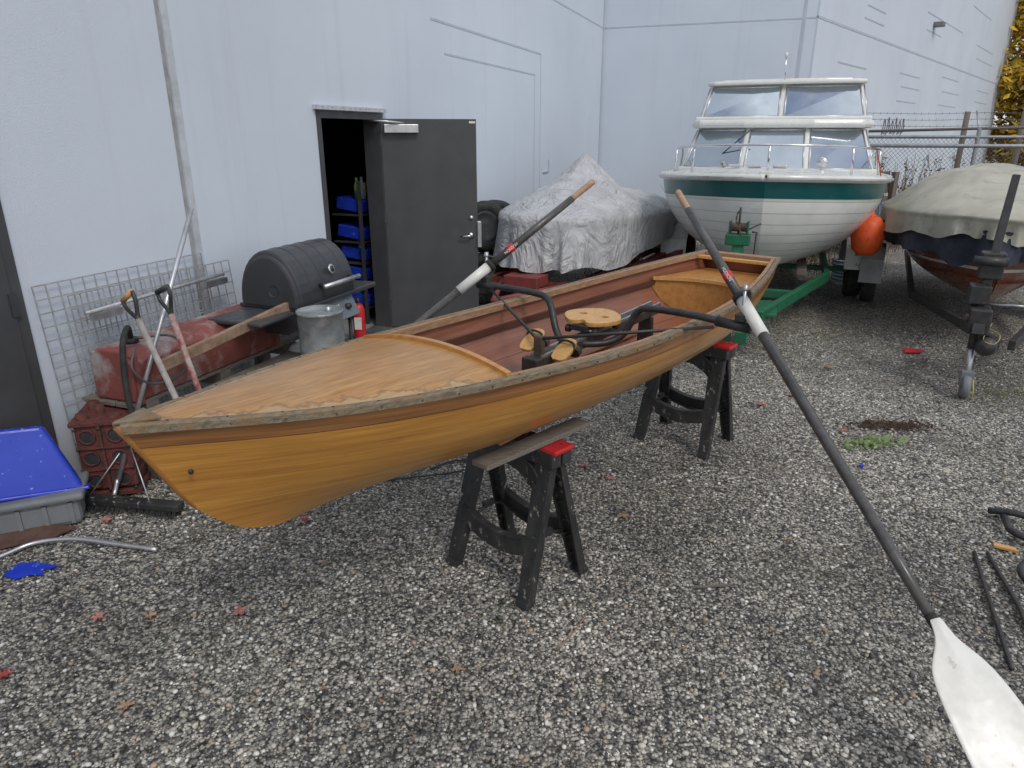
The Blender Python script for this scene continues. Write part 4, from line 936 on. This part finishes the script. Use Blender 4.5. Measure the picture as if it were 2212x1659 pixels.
tube('blue_hose',[(5.0,10.9,0.02),(5.4,10.9,.05),(5.55,10.9,.6),(5.5,10.9,1.15),(5.35,10.9,1.25),(5.2,10.9,1.0)],.014,M('blue_hose_rubber',(.15,.35,.6),.5),None,8,6)
cl_=[]
for k in range(40):
    a=k*.9; cl_.append((4.75+.28*math.cos(a)*(1+.02*k/10),9.7+.28*math.sin(a),.03+.007*k))
tube('coiled_hose',cl_,.013,M('blue_hose_coil',(.18,.34,.5),.5),None,6,3)
g=group('orange_mooring_buoy',frame(3.90,7.82,.90))
lathe('buoy',[(0,-.22),(.08,-.21),(.14,-.15),(.17,0),(.155,.12),(.10,.20),(.04,.23),(.03,.27),(0,.27)],ORG,g,seg=28)
NET=M('net_rope',(.5,.06,.02),.7)
segs('buoy_net',[((.175*math.cos(a),.175*math.sin(a),-.02),(.08*math.cos(a+.5),.08*math.sin(a+.5),.22),.005) for a in np.linspace(0,6.28,14)],NET,g)
tube('buoy_rope',[(0,0,.26),(.06,.02,.55),(-.14,-.18,.90)],.006,NET,g,6,4)
# ---------------------------------------------------------------- vegetation
def leafmass(name,pts,size,mats,par=None,F=None):
    vs=[];fs=[]
    for p in pts:
        s=size*random.uniform(.6,1.3); u=Vector((random.gauss(0,1),random.gauss(0,1),random.gauss(0,1))).normalized(); v=u.orthogonal().normalized(); k=len(vs); p=Vector(p)
        vs+=[p-u*s,p-v*s*.5,p+u*s,p+v*s*.5]; fs.append((k,k+1,k+2,k+3))
    o=mesh(name,vs,fs,mats[0],par,F=F)
    for m in mats[1:]: o.data.materials.append(m)
    for i,pl in enumerate(o.data.polygons): pl.material_index=random.randrange(len(mats))
    return o
YL=[M('yellow_leaves',(.70,.44,.03),.6),M('gold_leaves',(.58,.34,.02),.6),M('olive_leaves',(.36,.28,.03),.6)]
BARK=M('bark',(.08,.06,.045),.9,bs=.5)
def tree(x,y,h,r):
    g=group('autumn_tree',frame(x,y,0,random.uniform(0,360)))
    tube('trunk',[(0,0,0),(.1,.05,h*.3),(.0,.15,h*.6),(.1,.0,h*.92)],[.22,.17,.10,.03],BARK,g,10,4)
    pts=[]
    for k in range(16):
        a=random.uniform(0,6.28); z0=h*random.uniform(.12,.75); l=r*random.uniform(.6,1)*(1.1-z0/h*.6)
        e=Vector((l*math.cos(a),l*math.sin(a),z0+l*.6)); tube('limb_%d'%k,[(0,.05,z0),(e.x*.5,e.y*.5,z0+l*.35),e],[.06,.04,.012],BARK,g,6,3)
    for k in range(130):
        z=h*random.uniform(.05,1.0); rr=r*(1-((z/h-.4)/.65)**2)**.5*random.uniform(.3,1) if abs((z/h-.4)/.65)<1 else .2
        a=random.uniform(0,6.28); c=Vector((rr*math.cos(a),rr*math.sin(a),z)); cs=random.uniform(.3,.7)
        for q in range(80): pts.append(c+Vector((random.gauss(0,cs),random.gauss(0,cs),random.gauss(0,cs*.7))))
    leafmass('foliage',pts,.20,YL,g)
for x,y,h in ((23.8,34.0,11.5),(26.2,32.5,12.5),(29.0,35.5,12),(31,33,11),(26.5,38,13),(34.5,35,12)): tree(x,y,h,3.0)
DRY=[M('dry_weed',(.15,.085,.04),.8),M('dry_weed2',(.10,.07,.04),.8),M('green_weed',(.08,.10,.035),.7)]
def weeds(name,cx,cy,rx,ry,n,h,mats,ls=.02,stem_r=.002):
    g=group(name,frame(cx,cy,0)); L2=[];pts=[]
    for i in range(n):
        x=random.gauss(0,rx);y=random.gauss(0,ry);hh=h*random.uniform(.4,1.1); dx=random.gauss(0,.18)*hh;dy=random.gauss(0,.18)*hh
        L2.append(((x,y,0),(x+dx*.4,y+dy*.4,hh*.5),stem_r)); L2.append(((x+dx*.4,y+dy*.4,hh*.5),(x+dx,y+dy,hh),stem_r*.7))
        for k in range(7): f=random.uniform(.2,1); pts.append((x+dx*f+random.gauss(0,.03),y+dy*f+random.gauss(0,.03),hh*f))
    segs('stems',L2,mats[0],g); leafmass('leaves',pts,ls,mats,g)
weeds('dry_weeds',5.6,12.6,.8,.3,260,1.4,DRY,.035,.004)
weeds('dry_weeds',7.2,13.2,1.4,.3,300,1.5,DRY,.035,.004)
weeds('dry_weeds',1.9,9.9,.5,.5,110,.5,DRY,.025,.003)
weeds('dry_weeds',4.4,10.8,.5,.4,120,.5,DRY,.025,.003)
weeds('dry_weeds',1.2,7.9,.35,.2,80,.6,DRY,.012,.002)
GRW=[M('grass_green',(.11,.14,.05),.7),M('grass_dry',(.19,.17,.09),.8)]
def sprigs(cx,cy,rx,ry,n,h,mats=GRW,r=.0009):
    L2=[]
    for i in range(n):
        x=random.gauss(0,rx);y=random.gauss(0,ry)
        for k in range(3):
            a=random.uniform(0,6.28);l=h*random.uniform(.5,1.2); L2.append(((x,y,0),(x+math.cos(a)*l*.7,y+math.sin(a)*l*.7,l*.6),r))
    segs('grass_patch',L2,random.choice(mats),F=frame(cx,cy,0))
for c in ((4.1,5.25,.3,.10,180,.05),(.91,3.6,.12,.09,90,.02),(3.4,7.2,.6,.35,300,.05),(2.9,7.9,.5,.3,260,.05),(-1.93,3.42,.14,.05,50,.05),(2.6,6.6,.6,.4,200,.03),(1.9,6.3,.4,.3,120,.03),(-.95,3.3,.15,.08,40,.02),(.6,4.6,.4,.2,90,.02)): sprigs(*c)
weeds('uprooted_weed',2.40,4.28,.065,.035,20,.04,[M('pale_leaf',(.26,.34,.15),.6),M('pale_leaf2',(.18,.26,.08),.6)],.024,.002)
weeds('leaf_litter_clump',2.67,4.6,.12,.04,110,.015,[M('brown_litter',(.10,.055,.035),.9),M('brown_litter2',(.06,.04,.03),.9)],.016,.0015)
pts=[(random.uniform(-.75,.75)*y,y,.012) for y in [random.uniform(1.2,7.5) for _ in range(420)]]
leafmass('leaf_litter',pts,.009,[M('litter_a',(.25,.16,.09),.8),M('litter_b',(.14,.09,.05),.8),M('litter_c',(.36,.30,.22),.8)])
tw=[]
for _ in range(70):
    y=random.uniform(1.3,7);x=random.uniform(-.7,.7)*y;a=random.uniform(0,6.28);l=random.uniform(.02,.07); tw.append(((x,y,.011),(x+l*math.cos(a),y+l*math.sin(a),.013),.0014))
segs('fallen_twigs',tw,BRW)
def maple(x,y,s,m,rot):
    pts=[];k=30
    for i in range(k):
        a=2*math.pi*i/k; lobe=abs(math.cos(2.5*a)); rr=s*(.38+.62*lobe**1.6)*(1+random.uniform(-.12,.12)); pts.append(Vector((rr*math.cos(a),rr*math.sin(a),.013+random.uniform(-.002,.010))))
    vs=[Vector((0,0,.012))]+pts; mesh('fallen_leaf',vs,[(0,1+i,1+(i+1)%k) for i in range(k)],m,F=frame(x,y,0,rot))
LM=[M('leaf_pink',(.45,.20,.18),.6,col2=(.37,.12,.10),scale=60),M('leaf_red',(.36,.06,.04),.6,scale=60),M('leaf_tan',(.38,.25,.15),.7,scale=60)]
for x,y,s,k in ((-1.176,2.53,.038,0),(-1.76,2.49,.03,0),(-1.55,2.5,.03,2),(-2.16,3.29,.035,0),(-1.10,3.29,.025,1),(-.207,2.18,.026,2),(.608,3.33,.035,2),(.59,3.77,.03,0),(-1.39,2.0,.03,2),(-1.93,2.15,.03,1),(1.9,5.0,.045,0),(2.3,4.5,.035,0),(.25,3.9,.035,2),(2.8,5.9,.04,2),(.45,3.95,.03,0),(1.4,3.1,.02,2),(-.9,2.9,.02,2),(2.2,5.2,.04,0)):
    maple(x,y,s,LM[k],random.uniform(0,360))
# ---------------------------------------------------------------- ground debris
tube('bent_aluminium_tube',[(-2.62,2.78,.02),(-2.48,2.94,.02),(-2.38,3.04,.03),(-2.2,3.07,.035),(-1.98,3.04,.025),(-1.75,2.995,.02)],.011,ALU,None,10,5)
prism('blue_plastic_scrap',[(-.10,-.05),(-.02,-.065),(.02,-.03),(.09,-.02),(.055,.01),(.12,.045),(.0,.055),(-.09,.04)],.012,.018,BLUE,F=frame(-2.27,2.83,0,-8)@Matrix.Rotation(R(6),4,'X'))
prism('rusty_metal_plate',[(-.6,-.10),(-.1,-.06),(.18,.06),(.24,.14),(.1,.16),(-.6,.12)],.012,.02,M('rust_plate',(.09,.045,.035),.8,col2=(.14,.08,.06),scale=9,bs=.4),F=frame(-2.50,3.05,.0,2)@Matrix.Rotation(R(5),4,'X'))
prism('red_rag',[(-.10,-.03),(.02,-.07),(.12,-.02),(.06,.02),(.0,.10),(-.05,.04)],.012,.03,M('red_cloth',(.50,.02,.04),.8,bs=.4),F=frame(3.78,6.38,0,10),b=.006)
prism('wood_chip',[(-.05,-.015),(.05,-.02),(.04,.015),(-.045,.02)],.01,.022,YWOOD,F=frame(2.45,3.02,0,-30))
tube('dry_stick',[(.18,2.3,.01),(.26,2.4,.014),(.32,2.52,.01)],.003,BRW,None,6,3)
strut('wood_sliver',(.82,2.70,.012),(1.0,2.72,.012),.010,.006,.014,.006,OLDW,None,xd=(0,1,0),b=0)
tube('dry_twig',[(-1.25,3.0,.01),(-1.15,3.08,.012),(-1.02,3.22,.01)],.002,BRW,None,6,3)
prism('blue_bottle_cap',circ(0,0,.014,n=14),.008,.02,BLUE,F=frame(2.165,3.94))
g=group('black_metal_frame',Matrix.Identity(4))
tube('rod_a',[(2.27,2.98,.015),(2.10,2.6,.02),(1.92,2.18,.015)],.010,BLACK,g,8,3)
tube('rod_b',[(2.33,2.97,.015),(2.20,2.56,.02),(2.14,2.40,.02),(2.16,2.22,.02)],.010,BLACK,g,8,4)
tube('loop',[(2.60,2.88,.03),(2.46,2.86,.04),(2.37,2.80,.04),(2.33,2.68,.04),(2.36,2.56,.03),(2.5,2.48,.03)],.017,BLACK,g,10,5)
tube('loop_b',[(2.62,3.30,.03),(2.58,3.22,.05),(2.54,3.12,.05),(2.62,3.02,.04),(2.75,2.95,.04)],.018,BLACK,g,10,5)
tube('loop_c',[(2.58,3.36,.03),(2.66,3.28,.06),(2.8,3.2,.04)],.018,BLACK,g,10,4)
tube('loose_cable',[(-.75,3.75,.012),(-.55,3.8,.012),(-.35,3.85,.015),(-.2,3.95,.012),(-.35,4.02,.012),(-.5,3.9,.012)],.006,BLACK,None,6,5)
print('OBJECTS',len(bpy.data.objects))
